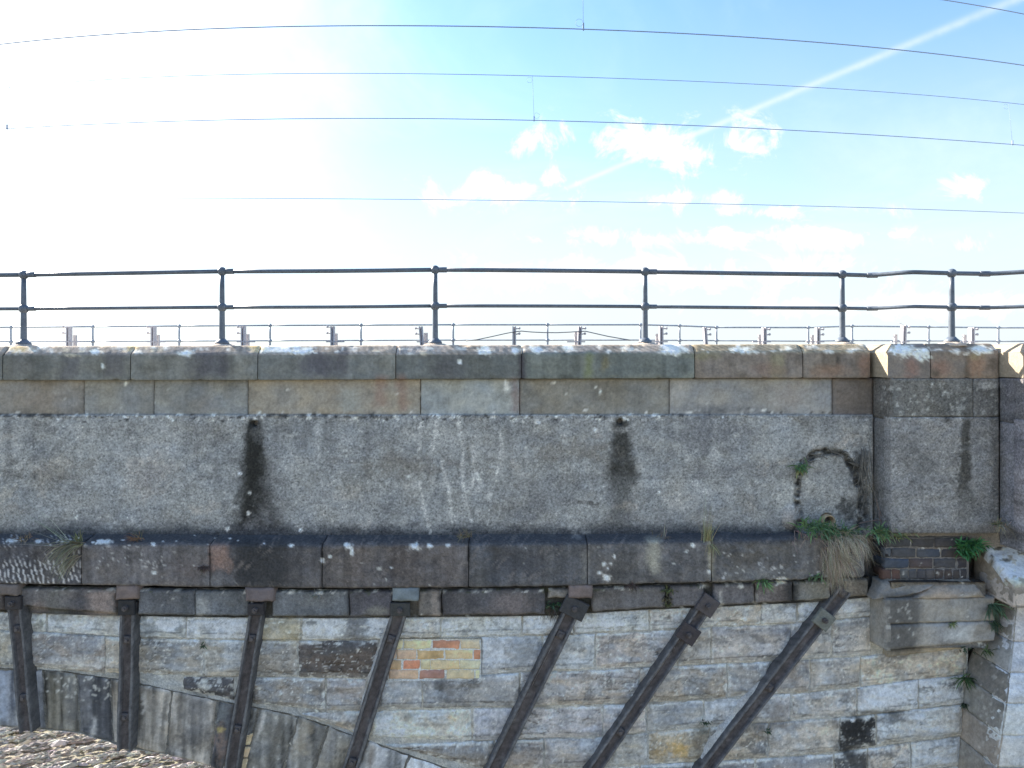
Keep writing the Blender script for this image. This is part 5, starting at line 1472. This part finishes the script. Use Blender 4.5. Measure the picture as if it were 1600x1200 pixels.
# ------------------------------------------------------------------ short rusty posts inside the far parapet
PST = [108, 240, 380.5, 520, 661.5, 803.5, 904, 1033, 1105, 1194, 1277.5, 1410.5, 1518]
ORD = ['first', 'second', 'third', 'fourth', 'fifth', 'sixth', 'seventh', 'eighth', 'ninth', 'tenth', 'eleventh', 'twelfth', 'last']
EXTRA = {0: 'with a separate pale stub standing to its right', 4: 'leaning, with its pale stub touching it', 5: 'with a thin loose cable leaving it on both sides', 6: 'where the loose cable ends in a long droop', 7: 'just right of a tall near railing post',
         8: 'thin and with no stub, beside a far railing post', 11: 'tallest, with a bent wire at its tip', 12: 'nearest the right end of the far railing'}
RUST_FLARE = lin((176, 168, 168)) * 1.3; STUB = lin((176, 170, 168)) * 1.25  # rust paled to grey, with lens flare put into the colour
for i, px in enumerate(PST):
    d = 13.72
    top = 510 if i < 8 else 511.5
    if i == 11: top = 508
    t, b_ = P(px, top, d), P(px, 566, d)
    lab = '%s post from the left of the short rusty posts along the far railing' % ORD[i]
    if i in EXTRA: lab = 'short rusty post by the far railing, %s, %s from left' % (EXTRA[i], ORD[i])
    if len(lab.split()) > 16: lab = 'rusty post at the far railing %s' % EXTRA[i]
    root = empty('lineside_post', b_, lab, 'post', 'short rusty posts along the far railing')
    w = 0.074 if i not in (8,) else 0.06
    lean = {4: -0.05, 6: 0.03, 8: -0.05, 11: 0.02}.get(i, 0)
    up = (t - b_) + np.array([lean, 0, 0])
    mb = MB(); uz = up / np.linalg.norm(up)
    for sx in (-1, 1):
        mb.box(b_ + up / 2 + np.array([sx * (w / 2 - 0.012), 0, 0]), (0.024, 0.10, np.linalg.norm(up)), uz=uz, ux=(1, 0, 0), col=tuple(RUST_FLARE))
    mb.box(b_ + up / 2, (w - 0.05, 0.02, np.linalg.norm(up) - 0.02), uz=uz, ux=(1, 0, 0), col=tuple(RUST_FLARE * 0.9))
    mb.build('column', M_IRON, root, False)
    sgn = -1 if px < 800 else 1
    for zf in ((0.97, 0.80) if i < 4 else (0.93, 0.78)):
        mb = MB(); q = b_ + up * zf
        mb.tube([q + np.array([sgn * w * 0.4, -0.02, 0]), q + np.array([sgn * (w * 0.5 + 0.06), -0.02, 0.01])], 0.012, 6, tuple(RUST_FLARE)); mb.ball(q + np.array([sgn * (w * 0.5 + 0.065), -0.02, 0.012]), 0.026, tuple(RUST_FLARE), 8, 5)
        mb.build('insulator_pin', M_IRON, root)
    if i not in (5, 8):
        sh = {0: 9.5, 1: 7, 2: 6, 3: 4.5, 4: 4, 6: -3.5, 7: -5.5, 9: -7, 10: -8.5, 11: -11.5, 12: -11}[i]
        h = {0: 523.5, 1: 523, 2: 522, 3: 521, 4: 520, 6: 519, 7: 521.5, 9: 523, 10: 523.5, 11: 522.5, 12: 523}[i]
        sw = 0.055 if i in (0, 1, 9, 10, 11, 12) else 0.075
        q = P(px + sh, 566, d + 0.16); q2 = P(px + sh, h, d + 0.16)
        mb = MB(); mb.box((q + q2) / 2, (sw, 0.05, q2[2] - q[2]), col=tuple(STUB)); mb.build('stub', M_IRON, root, False)
    if i not in (5, 8):
        q = P(px, 534, d - 0.03)
        s_ = 1 if px < 800 else -1
        mb = MB(); mb.box(q + np.array([s_ * 0.05, 0, 0]), (0.36, 0.03, 0.022), col=tuple(RUST_FLARE * 0.9)); mb.build('foot_arm', M_IRON, root, False)
    if i == 11:
        mb = MB(); mb.tube([t, t + np.array([-0.03, 0, 0.03]), t + np.array([-0.09, 0, 0.045])], 0.006, 5, tuple(RUST_FLARE)); mb.build('bent_wire', M_IRON, root)

# loose cable between two of those posts
pts = [P(x, y, 13.66) for (x, y) in ((728, 532.5), (745, 530.8), (770, 525.5), (790, 521), (803, 518.5), (815, 517.3), (830, 518.7), (850, 519.6), (870, 519.8), (890, 518.9), (904, 518), (915, 517.6), (930, 521), (950, 525.5), (970, 529), (985, 531.5))]
mb = MB(); mb.tube(pts, 0.010, 6, tuple(lin((128, 126, 128))))
tag(mb.build('loose_cable', M_WIRE), 'thin slack cable drooping across two rusty posts before the far railing', 'cable')

# ------------------------------------------------------------------ overhead line
WC = tuple(lin((128, 150, 178)))


def wire(name, label, pts_, z, r, group=None, cat='overhead wire'):
    """a level run of wire at height z above the eye; its plan curve follows the bend of the line"""
    xs = np.array([p[0] for p in pts_], float); ys = np.array([p[1] for p in pts_], float)
    c_ = np.polyfit((xs - 800) / 800, ys, 4 if len(xs) > 5 else min(2, len(xs) - 1))
    px = np.linspace(xs.min() - 0, xs.max(), 60)
    py = np.polyval(c_, (px - 800) / 800)
    dd = z * F / (HY - py)
    q = [P(a, b, e) for a, b, e in zip(px, py, dd)]
    # run on straight past the ends
    q = [q[0] + (q[0] - q[1]) / np.linalg.norm(q[0] - q[1]) * 9] + q + [q[-1] + (q[-1] - q[-2]) / np.linalg.norm(q[-1] - q[-2]) * 9]
    mb = MB(); mb.tube(q, r, 6, WC)
    o = mb.build(name, M_WIRE)
    tag(o, label, cat, group)
    return lambda x: (P(x, np.polyval(c_, (x - 800) / 800), z * F / (HY - np.polyval(c_, (x - 800) / 800))))


GW = 'overhead line wires above the railway'
w1 = wire('contact_wire', 'thickest and highest of the long overhead wires, carrying one looped dropper', [(0, 70), (100, 58), (230, 50), (400, 43), (600, 40.5), (800, 42), (911, 45.5), (1200, 60), (1400, 78), (1600, 102)], 4.20, 0.0072, GW)
w3 = wire('contact_wire', 'lower overhead wire, third down, crossing just over the small clouds', [(0, 202), (100, 196), (250, 190), (500, 185.5), (700, 186), (900, 189), (1200, 202), (1400, 213), (1600, 227)], 4.20, 0.0072, GW)
w2 = wire('catenary_wire', 'thin overhead wire second from the top, with droppers hanging below it', [(0, 138), (150, 125), (300, 118), (500, 115), (700, 116), (832, 119), (1000, 123), (1200, 132), (1400, 146), (1600, 163)], 4.98, 0.0056, GW)
w4 = wire('feeder_wire', 'lowest overhead wire, nearly straight, with nothing hanging from it', [(0, 310), (270, 309.5), (500, 310.5), (700, 312), (800, 313.5), (1100, 318), (1300, 323), (1600, 333)], 3.45, 0.0066, GW)
w5 = wire('catenary_wire', 'short piece of overhead wire cutting the upper right corner of the sky', [(1300, -22), (1475, 0), (1600, 22)], 4.98, 0.0066, GW)


def dropper(top, bot, label, ring_sides):
    root = empty('dropper', bot, label, 'dropper wire', 'droppers hanging in the overhead line')
    mb = MB(); mb.tube([top, bot], 0.0026, 5, WC); mb.build('hanger', M_WIRE, root)
    mb = MB(); mb.box(bot + np.array([0, 0, 0.03]), (0.018, 0.02, 0.09), col=WC); mb.build('clip', M_WIRE, root, False)
    for (end, sx, sz) in ring_sides:
        c_ = (top if end == 't' else bot) + np.array([sx, 0, sz])
        an = np.linspace(0, 2 * math.pi, 15)
        mb = MB(); mb.tube([c_ + np.array([0.046 * math.cos(a), 0.01 * math.sin(a), 0.052 * math.sin(a)]) for a in an], 0.0019, 5, WC, cap=False); mb.build('wire_loop', M_WIRE, root)


tp = w1(911.5); dropper(tp + np.array([-0.01, 0, 0.75]), tp, 'dropper with a wire loop rising from the topmost overhead wire', [('b', -0.05, 0.08)])
a, b = w2(832), w3(834.5); dropper(a, b, 'dropper between the middle overhead wires, just above the leftmost small cloud', [('t', -0.05, -0.07), ('b', 0.045, 0.08)])
a, b = w2(1576), w3(1582); dropper(a, b, 'dropper between the middle overhead wires at the right edge of the sky', [('t', -0.05, -0.07)])
a, b = w2(15), w3(11); dropper(a, b, 'dropper between the middle overhead wires in the glare at the left edge', [('t', 0.05, -0.07)])

# ------------------------------------------------------------------ old rails bolted up the spandrel as struts
IRON = lin((86, 83, 82)) * 1.08; IRON2 = lin((96, 86, 82)) * 1.0
D_ST = D_ASH - 0.06


def strut(label, top, bot, wpx, head, plates, clamps, blockc=None, block=None, pad=None):
    d = D_ST
    a, b = P(top[0], top[1], d), P(bot[0], bot[1], d)
    root = empty('rail_strut', b, label, 'iron strut', 'old iron rails fanned out across the spandrel wall')
    ax_ = (a - b); Ln = np.linalg.norm(ax_); uz = ax_ / Ln; ux = np.cross(np.array([0, 1.0, 0]), uz); ux /= np.linalg.norm(ux)
    if ux[0] < 0: ux = -ux
    w = wpx / 180.0 * 0.93 * abs(uz[2])
    # rolled section laid foot outward: web behind, two raised edges, rounded
    sec = [(-0.50, 0.07), (-0.50, -0.026), (-0.45, -0.042), (-0.32, -0.044), (-0.24, -0.010), (-0.12, -0.002), (0.12, -0.002), (0.24, -0.010), (0.32, -0.044), (0.45, -0.042), (0.50, -0.026), (0.50, 0.07)]
    n = max(8, int(Ln / 0.03)); m = len(sec)
    vs = []; ts = []
    for i in range(n + 1):
        s = i / n
        for j, (sx, sy) in enumerate(sec):
            pz = s * Ln
            wob = 0.0025 * math.sin(pz * 9 + j) + 0.003 * (random.random() - 0.5)
            q = b + uz * pz + ux * (sx * w + wob * 0.5) + np.array([0, 1, 0]) * (sy + wob)
            vs.append(q)
            k = 0.8 + 0.45 * random.random()
            ts.append(IRON * k * (1.45 if j in (2, 3, 8, 9) else 1.0) if j not in (4, 5, 6, 7) else IRON * k * np.array([1.08, 0.96, 0.94]))  # raised edges painted lighter as highlights, channel browner
    v = np.array(vs); px, py = proj(v)
    ts = np.array(ts) * (1 + 0.45 * fbm(px / 5, py / 26, 9, 3))[:, None]
    lm = sst(fbm(px / 7, py / 22, 31, 3), 0.28, 0.6)[:, None] * 0.5
    ts = np.clip(ts * (1 - lm) + (lin((128, 124, 122)) * 1.0)[None] * lm, 0.01, 0.6)
    fs = []
    for i in range(n):
        for j in range(m - 1):
            fs.append((i * m + j, (i + 1) * m + j, (i + 1) * m + j + 1, i * m + j + 1))
    fs.append(tuple(range(m))); fs.append(tuple(n * m + j for j in reversed(range(m))))
    o = make_mesh('rail', v, fs, M_IRON, root, ts, True); auto_smooth(o, 45)
    at = lambda y: b + uz * ((zpx(y, d) - b[2]) / uz[2])
    for (y, sz, col, turn) in plates:
        q = at(y) + np.array([0, -0.045, 0])
        u2 = uz if turn else np.array([0, 0, 1.0]); x2 = ux if turn else np.array([1.0, 0, 0])
        mb = MB(); mb.box(q, (sz[0] / 180, 0.03, sz[1] / 180), ux=x2, uz=u2, col=tuple(lin(col)), bev=0.006); pl = mb.build('clamp_plate', M_IRON, root, False)
        mb = MB(); hexr = 0.024
        mb.tube([q + np.array([0, -0.012, 0]), q + np.array([0, -0.045, 0])], hexr, 6, tuple(IRON2)); mb.tube([q + np.array([0, -0.04, 0]), q + np.array([0, -0.062, 0])], 0.012, 8, tuple(IRON2)); mb.build('bolt', M_IRON, pl, False)
    for y in clamps:
        q = at(y) + np.array([0, -0.018, 0])
        mb = MB(); mb.box(q, (w * 0.50, 0.034, 0.062), ux=ux, uz=uz, col=tuple(IRON2), bev=0.008); pl = mb.build('clip_plate', M_IRON, root, False)
        mb = MB(); mb.tube([q + np.array([0, -0.012, 0]), q + np.array([0, -0.034, 0])], 0.016, 6, tuple(IRON2 * 1.1)); mb.build('bolt', M_IRON, pl, False)
    if block:
        x0, x1, y0, y1 = block
        grid_piece('bearing_block', root, [P(x0, y0, D_BLK - 0.05), P(x1, y0, D_BLK - 0.05), P(x1, y1, D_BLK - 0.05), P(x0, y1, D_BLK - 0.05)], TOCAM, M_BRICK, blockc, res=0.016, seed=int(x0) % 97, relief=rel_tool(0.006, 0.1, 4, int(x0)), edge_r=0.010, jit=0.006, depth=0.12, pkw=dict(var=0.22, warm=0.10, grime=0.25, stains=False))
    if pad:
        # mortar fillet that beds the strut against the stones on its left
        (xa, ya), (xb, yb), wp = pad
        q0, q1 = P(xa, ya, D_ASH + 0.01), P(xb, yb, D_ASH + 0.01)
        nseg = 40; vs = []; fs = []
        for i in range(nseg + 1):
            s = i / nseg; c0 = q0 * (1 - s) + q1 * s
            ww = wp / 180 * (0.45 + 0.35 * vn2(np.array(s * 9 + xa), np.array(0.5), 3)) * (0.25 + 0.75 * min(1, 6 * s, 6 * (1 - s)))
            for (k, dep) in ((0, -0.075), (0.35, -0.05), (0.75, -0.022), (1.0, 0.012)):
                vs.append(c0 + np.array([-ww * k, dep + 0.006 * (random.random() - 0.5), 0]))
        for i in range(nseg):
            for k in range(3):
                fs.append((i * 4 + k, (i + 1) * 4 + k, (i + 1) * 4 + k + 1, i * 4 + k + 1))
        v = np.array(vs); px, py = proj(v)
        make_mesh('mortar_fillet', v, fs, M_MORTAR, root, paint(px, py, (166, 168, 166), 9, var=0.30, grime=0.25, lichen=0.2, stains=False), True)
    return root


strut('upright iron strut at the left edge, ending on the arch above the shingle', (27, 936), (45, 1141), 24, None, [(939, (24, 20), (66, 60, 60), False)], [981, 1088], (100, 93, 90), (-8, 27, 914, 931), None)
strut('second iron strut from the left, almost vertical under a brown block', (203, 940), (197, 1170), 25, None, [(946, (25, 23), (54, 52, 52), False)], [998, 1118], (106, 95, 92), (181, 214, 915, 937), None)
strut('iron strut leaning slightly, under the reddish brick, left of the dark brown stone', (405, 938), (362, 1208), 24, None, [(949, (24, 18), (62, 56, 56), False)], [996, 1137], (100, 91, 91), (383, 427, 919, 940), ((396, 962), (372, 1085), 8))
strut('iron strut under the blue-grey brick, at the left side of the cream brick patch', (629, 942), (544, 1212), 27, None, [(949, (30, 20), (74, 72, 68), False)], [997, 1188], (98, 112, 122), (613, 653, 919, 940), ((610, 966), (566, 1100), 10))
strut('iron strut right of the cream brick patch, headed by a rounded dark plate', (900, 940), (766, 1212), 30, None, [(947, (38, 28), (70, 68, 68), True)], [990], (102, 92, 91), (889, 926, 915, 935), ((872, 985), (772, 1180), 10))
strut('leaning iron strut with two square bolted plates near its head', (1108, 936), (920, 1212), 27, None, [(943, (28, 28), (92, 82, 80), True), (987, (30, 26), (76, 66, 66), True)], [1141], None, None, ((1066, 985), (918, 1196), 11))
strut('most slanted iron strut, rising from the bottom to the dry grass beside the bracket', (1318, 920), (1092, 1212), 30, None, [(965, (27, 26), (124, 124, 112), True)], [925, 1072], None, None, ((1190, 1058), (1094, 1180), 12))

# ------------------------------------------------------------------ plants rooted in the joints
def blades(mb, root, n, length, width, spread, dirn, droop, col, jitter=0.25, segs=4, rx=0.03, taper='grass', curl=0.0):
    rng = RNG
    for _ in range(n):
        o = np.array(root, float) + np.array([rng.normal(0, rx), rng.normal(0, rx * 0.3), rng.normal(0, rx * 0.25)])
        v = np.array(dirn, float) + rng.normal(0, spread, 3)
        v[1] = min(v[1], 0.15)
        v /= np.linalg.norm(v) + 1e-9
        L_ = length * rng.uniform(0.5, 1.15)
        w = width * rng.uniform(0.7, 1.2)
        side = np.cross(v, np.array([rng.normal(0, 0.5), -1, rng.normal(0, 0.5)])); side /= np.linalg.norm(side) + 1e-9
        c_ = np.array(col) * rng.uniform(0.55, 1.35) * (1 + rng.normal(0, 0.08, 3))
        p = o; vs = []
        for i in range(segs + 1):
            s = i / segs
            ww = w * (1 - s) ** 0.7 if taper == 'grass' else w * (0.25 + 1.5 * math.sin(math.pi * min(1, 0.08 + s * 0.92)) ** 0.8) * 0.6
            vs += [p - side * ww / 2, p + side * ww / 2]
            v = v + np.array([rng.normal(0, 0.04 + curl), -0.02, -droop / segs * (0.5 + s)])
            v /= np.linalg.norm(v)
            p = p + v * L_ / segs
            if p[1] > o[1] + 0.0: p[1] = o[1]
        mb.add(vs, [(2 * i, 2 * i + 1, 2 * i + 3, 2 * i + 2) for i in range(segs)], np.clip(c_, 0.01, 0.8))


GREEN = lin((106, 146, 88)) * 0.95; DGREEN = lin((78, 106, 74)) * 0.9; OLIVE = lin((134, 138, 84)) * 0.95; STRAW = lin((176, 158, 128)) * 1.0; STRAW2 = lin((146, 124, 92)); BROWN = lin((112, 86, 64))


def plant(name, label, cat, px, py, d, specs, group=None):
    q = P(px, py, d)
    mb = MB()
    straw = False
    for (dx_, dy_, kw) in specs:
        kw = dict(kw)
        blades(mb, P(px + dx_, py + dy_, d), **kw)
    o = mb.build(name, M_PLANT, None, True, q)
    return tag(o, label, cat, group)


L_ = lambda n, length, width=0.016, spread=0.55, dirn=(0, -0.7, 0.35), droop=0.8, col=GREEN, rx=0.03, **k: dict(n=n, length=length, width=width, spread=spread, dirn=dirn, droop=droop, col=col, rx=rx, taper='leaf', **k)
B_ = lambda n, length, width=0.005, spread=0.3, dirn=(0, -0.4, 0.8), droop=0.8, col=STRAW, rx=0.02, **k: dict(n=n, length=length, width=width, spread=spread, dirn=dirn, droop=droop, col=col, rx=rx, taper='grass', **k)
GP = 'plants rooted in the viaduct wall'
plant('grass_clump', 'large hanging clump of dry straw-coloured grass beside the brick patch', 'dry grass', 1318, 838, 5.80,
      [(0, 2, B_(520, 0.26, 0.0035, 0.24, (0.06, -0.55, 0.15), 2.2, STRAW * 1.3, 0.075)), (-18, 18, B_(300, 0.30, 0.0035, 0.20, (0.0, -0.35, -0.5), 1.2, STRAW * 1.1, 0.04)), (-12, 30, B_(300, 0.22, 0.0035, 0.30, (0.32, -0.3, 0.0), 1.5, STRAW * 1.25, 0.035)),
       (-14, 40, B_(220, 0.26, 0.0035, 0.16, (-0.05, -0.2, -0.8), 0.8, STRAW * 0.8, 0.03)), (-50, 2, B_(90, 0.13, 0.005, 0.4, (0.1, -0.5, 0.3), 1.8, lin((150, 124, 112)), 0.10))], GP)
plant('leafy_weed', 'bright green leafy weed spreading below the clay drain pipe', 'weed', 1292, 828, 5.82,
      [(-24, -4, L_(110, 0.12, 0.010, 0.6, (0, -0.6, 0.45), 1.0, GREEN, 0.055)), (4, 2, L_(150, 0.12, 0.010, 0.6, (0, -0.7, 0.35), 1.0, GREEN, 0.07)), (30, 6, L_(110, 0.11, 0.010, 0.6, (0, -0.7, 0.3), 1.0, GREEN * 0.9, 0.055))], GP)
plant('leafy_weed', 'green weed with yellowish tips on top of the dark blue bricks', 'weed', 1388, 830, 5.78,
      [(-8, 0, L_(130, 0.10, 0.010, 0.65, (0, -0.6, 0.4), 0.9, GREEN * 1.05, 0.07)), (6, 3, L_(90, 0.08, 0.010, 0.6, (0, -0.6, 0.1), 0.9, OLIVE * 1.2, 0.07))], GP)
plant('leafy_weed', 'rounded green weed between the dark blue bricks and the lichened cap stone', 'weed', 1514, 852, 5.78, [(0, 0, L_(260, 0.085, 0.011, 0.75, (0, -0.75, 0.1), 0.6, lin((72, 140, 74)) * 0.95, 0.05)), (-4, 10, L_(90, 0.08, 0.011, 0.75, (0, -0.7, -0.3), 0.5, lin((72, 140, 74)) * 0.8, 0.04))], GP)
plant('leafy_weed', 'small green weed at the upper left of the blocked arch', 'weed', 1252, 730, 5.94, [(0, 0, L_(46, 0.085, 0.011, 0.6, (-0.1, -0.6, 0.1), 0.9, GREEN, 0.03)), (0, 4, L_(16, 0.07, 0.012, 0.5, (-0.2, -0.4, -0.6), 0.4, OLIVE, 0.03))], GP)
plant('fern', 'pale green fern sprig on the blocks under the string course', 'fern', 1187, 908, 5.82, [(0, 0, L_(22, 0.085, 0.011, 0.5, (0, -0.5, 0.15), 1.0, lin((110, 150, 84)), 0.03)), (6, 4, L_(14, 0.09, 0.010, 0.4, (0.4, -0.5, -0.2), 0.9, lin((110, 150, 84)), 0.02))], GP)
plant('fern', 'small green sprig left of the hanging dry grass, under the ledge', 'fern', 1278, 900, 5.80, [(0, 0, L_(22, 0.08, 0.010, 0.5, (-0.2, -0.5, 0.0), 1.0, GREEN, 0.04))], GP)
plant('fern', 'dark green spleenwort hanging in the corner under the cap stone', 'fern', 1552, 944, 5.70, [(0, 0, L_(60, 0.15, 0.009, 0.34, (0, -0.5, -0.35), 1.0, DGREEN * 1.1, 0.02)), (2, 28, L_(26, 0.10, 0.009, 0.3, (0, -0.4, -0.4), 0.9, DGREEN * 0.8, 0.02))], GP)
plant('fern', 'green spleenwort in the joint right of the warm tan stone', 'fern', 1508, 1060, 5.88, [(0, 0, L_(54, 0.115, 0.009, 0.6, (0, -0.6, 0.1), 0.9, lin((82, 112, 64)) * 0.9, 0.015))], GP)
plant('fern', 'little fern growing from the pier side among white specks', 'fern', 1560, 1088, 5.62, [(0, 0, L_(32, 0.08, 0.009, 0.5, (-0.2, -0.6, 0.1), 0.8, DGREEN * 1.15, 0.015))], GP)
plant('fern', 'little fern at the lower right corner of the bracket', 'fern', 1541, 1016, 5.72, [(0, 0, L_(30, 0.075, 0.009, 0.5, (0, -0.6, 0.0), 0.9, lin((92, 108, 64)) * 0.9, 0.02)), (-34, -2, L_(14, 0.05, 0.009, 0.6, (0, -0.5, -0.2), 0.9, DGREEN * 0.6, 0.03))], GP)
plant('fern', 'dark moss-like fern in the joint low beside the pier', 'fern', 1506, 1100, 5.9, [(0, 0, L_(26, 0.06, 0.010, 0.6, (0, -0.5, -0.2), 0.9, DGREEN * 0.7, 0.02))], GP)
plant('fern', 'tiny yellow-green sprig on the bracket face', 'fern', 1486, 974, 5.70, [(0, 0, L_(22, 0.055, 0.008, 0.6, (0, -0.6, 0.1), 0.9, lin((124, 134, 84)), 0.012))], GP)
plant('grass_tuft', 'brown wilted tuft on the ledge above the lichened cap', 'dry grass', 1562, 822, 5.60, [(0, 0, B_(90, 0.13, 0.006, 0.45, (0, -0.4, 0.35), 2.0, STRAW * 0.8, 0.03)), (-4, -2, B_(26, 0.07, 0.006, 0.5, (-0.3, -0.4, 0.6), 0.6, OLIVE * 0.7, 0.02))], GP)
plant('grass_tuft', 'yellowish upright grass at a ledge joint above the plated strut', 'dry grass', 1104, 846, 5.80, [(0, 0, B_(60, 0.20, 0.005, 0.16, (0, -0.25, 1), 0.35, lin((168, 160, 108)), 0.02)), (6, 4, B_(50, 0.12, 0.005, 0.25, (0.1, -0.3, -0.5), 0.8, lin((160, 148, 104)), 0.02)), (-2, 0, B_(7, 0.55, 0.004, 0.07, (0.0, -0.12, 1), 0.15, lin((164, 158, 128)), 0.02))], GP)
plant('grass_tuft', 'drooping olive-straw grass at the left end of the ledge', 'dry grass', 122, 846, 5.80,
      [(0, 4, B_(130, 0.28, 0.007, 0.16, (-0.35, -0.5, 0.1), 1.9, lin((150, 142, 106)), 0.025)), (-2, 22, B_(70, 0.22, 0.007, 0.16, (-0.3, -0.35, -0.3), 1.2, lin((150, 142, 112)), 0.02)), (0, 0, B_(30, 0.12, 0.006, 0.3, (0.05, -0.2, 1), 0.4, OLIVE, 0.02)), (-12, 4, B_(6, 0.42, 0.004, 0.12, (-0.45, -0.3, 0.7), 0.25, lin((168, 176, 160)), 0.02)), (-12, 10, B_(5, 0.5, 0.004, 0.07, (-0.95, -0.25, 0.25), 0.15, lin((150, 146, 132)), 0.02))], GP)
plant('grass_tuft', 'small flattened brown tuft near the left end of the ledge', 'dry grass', 38, 842, 5.84, [(0, 0, B_(36, 0.10, 0.005, 0.4, (0.2, -0.4, 0.5), 1.2, STRAW2, 0.04))], GP)
plant('grass_tuft', 'small orange-brown tuft on the ledge above the second strut', 'dry grass', 214, 843, 5.84, [(0, 0, B_(46, 0.10, 0.006, 0.35, (-0.3, -0.4, 0.5), 1.3, lin((140, 104, 78)), 0.03)), (6, -2, B_(6, 0.12, 0.004, 0.3, (0.1, -0.2, 1), 0.3, OLIVE, 0.01))], GP)
plant('grass_tuft', 'small brown tuft on the ledge at the middle of the wall', 'dry grass', 726, 838, 5.84, [(0, 0, B_(60, 0.09, 0.005, 0.4, (0, -0.4, 0.6), 1.1, lin((128, 116, 88)), 0.03))], GP)
plant('grass_tuft', 'wiry sprig on the ledge between the yellow grass and the plain stain', 'dry grass', 1034, 838, 5.84, [(0, 0, B_(22, 0.09, 0.005, 0.4, (0.1, -0.4, 0.6), 1.1, lin((132, 118, 100)), 0.03)), (4, 0, B_(3, 0.2, 0.0035, 0.1, (0.1, -0.2, 1), 0.2, STRAW, 0.01))], GP)
plant('moss_tuft', 'rusty brown moss lump in a joint of the string course', 'moss', 318, 887, 5.78, [(0, 0, B_(90, 0.045, 0.007, 0.7, (0, -0.6, -0.1), 0.8, lin((92, 72, 62)), 0.02))], GP)
plant('moss_tuft', 'withered sprig hanging under the string course below the brown strut block', 'moss', 494, 930, 5.80, [(0, 0, B_(34, 0.06, 0.005, 0.6, (0, -0.6, -0.2), 0.8, lin((132, 128, 112)), 0.02))], GP)
plant('moss_tuft', 'dark wiry tuft in a cracked block right of the rounded strut plate', 'moss', 988, 914, 5.80, [(0, 0, B_(60, 0.085, 0.005, 0.35, (0, -0.3, -0.3), 0.7, lin((92, 74, 66)), 0.015))], GP)
plant('moss_tuft', 'moss column filling the gap between two dark blocks', 'moss', 1043, 922, 5.84, [(0, 0, L_(50, 0.035, 0.010, 0.6, (0, -0.7, -0.2), 0.6, OLIVE * 0.6, 0.02)), (0, 12, L_(40, 0.035, 0.010, 0.6, (0, -0.7, -0.2), 0.6, lin((118, 108, 78)) * 0.7, 0.015)), (1, 22, L_(30, 0.03, 0.010, 0.6, (0, -0.7, -0.2), 0.6, OLIVE * 0.5, 0.015))], GP)
plant('moss_tuft', 'tangle of moss and roots in the cavity left of the rounded strut plate', 'moss', 868, 944, 5.90, [(0, 0, L_(60, 0.05, 0.012, 0.6, (0, -0.6, 0), 0.7, DGREEN * 0.8, 0.05)), (-6, 10, B_(80, 0.10, 0.005, 0.4, (0, -0.3, -0.6), 0.6, lin((92, 80, 66)), 0.05)), (4, 0, L_(12, 0.04, 0.012, 0.5, (0, -0.7, 0.2), 0.6, GREEN, 0.02))], GP)
plant('fern', 'tiny fern in a stone joint right of the second strut', 'fern', 317, 1008, 5.90, [(0, 0, L_(14, 0.05, 0.012, 0.4, (0, -0.5, 0), 1.0, DGREEN, 0.01))], GP)
plant('moss_tuft', 'dark moss cushion low between the two most slanted struts', 'moss', 1101, 1128, 5.90, [(0, 0, L_(26, 0.045, 0.009, 0.5, (0, -0.6, 0.1), 0.7, DGREEN * 0.7, 0.02))], GP)
plant('moss_tuft', 'dark moss in a joint under the most slanted strut', 'moss', 1198, 1142, 5.90, [(0, 0, L_(18, 0.04, 0.009, 0.5, (0, -0.6, 0.1), 0.7, DGREEN * 0.7, 0.02))], GP)

# dead stems and roots trailing down the corner of the blocked arch
mb = MB()
for i in range(13):
    x0 = RNG.normal(1351, 5); y0 = RNG.normal(700, 6)
    n = 9; x, y = x0, y0; pts = []
    tx_ = RNG.uniform(-1.0, 3.0); ln = RNG.uniform(60, 135)
    for k in range(n):
        pts.append(P(x, y, 5.945 - 0.02 * RNG.random() - 0.02 * math.sin(k / n * 3)))
        x += tx_ + RNG.normal(0, 3.0); y += ln / n
    c_ = lin((136, 128, 116)) * RNG.uniform(0.5, 1.3)
    mb.tube(pts, [0.0042 * (1 - k / n * 0.7) for k in range(n)], 4, tuple(c_))
for i in range(26):
    a = RNG.uniform(0, 3.14); cx_, cy_ = 1300 + 48 * math.cos(a) + RNG.normal(0, 3), 752 - 44 * math.sin(a) + RNG.normal(0, 3)
    t_ = a + math.pi / 2 + RNG.normal(0, 0.5); ln = RNG.uniform(12, 34)
    pts = [P(cx_ + s * ln * math.cos(t_) + RNG.normal(0, 1.5), cy_ - s * ln * math.sin(t_) + RNG.normal(0, 1.5), 5.955) for s in np.linspace(-0.5, 0.5, 5)]
    mb.tube(pts, 0.0030, 4, tuple(lin((128, 120, 108)) * RNG.uniform(0.4, 1.2)))
o = mb.build('dead_creeper', M_STRAW); tag(o, 'dead creeper stems trailing round the right side of the blocked arch', 'creeper', GP)
mb = MB()
for (x0, y0, x1, y1) in ((1385, 822, 1368, 778), (1392, 824, 1380, 772), (1406, 826, 1401, 770), (1410, 826, 1398, 782), (1378, 822, 1374, 800), (1352, 815, 1384, 812), (1340, 818, 1372, 812)):
    pts = [P(x0 + (x1 - x0) * s + 1.5 * math.sin(s * 4 + x0), y0 + (y1 - y0) * s, 5.86) for s in np.linspace(0, 1, 6)]
    mb.tube(pts, 0.0034, 4, tuple(lin((136, 112, 100))))
o = mb.build('dry_stalks', M_STRAW); tag(o, 'a few thin reddish dry stalks standing above the green weed on the bricks', 'dry stalks', GP)
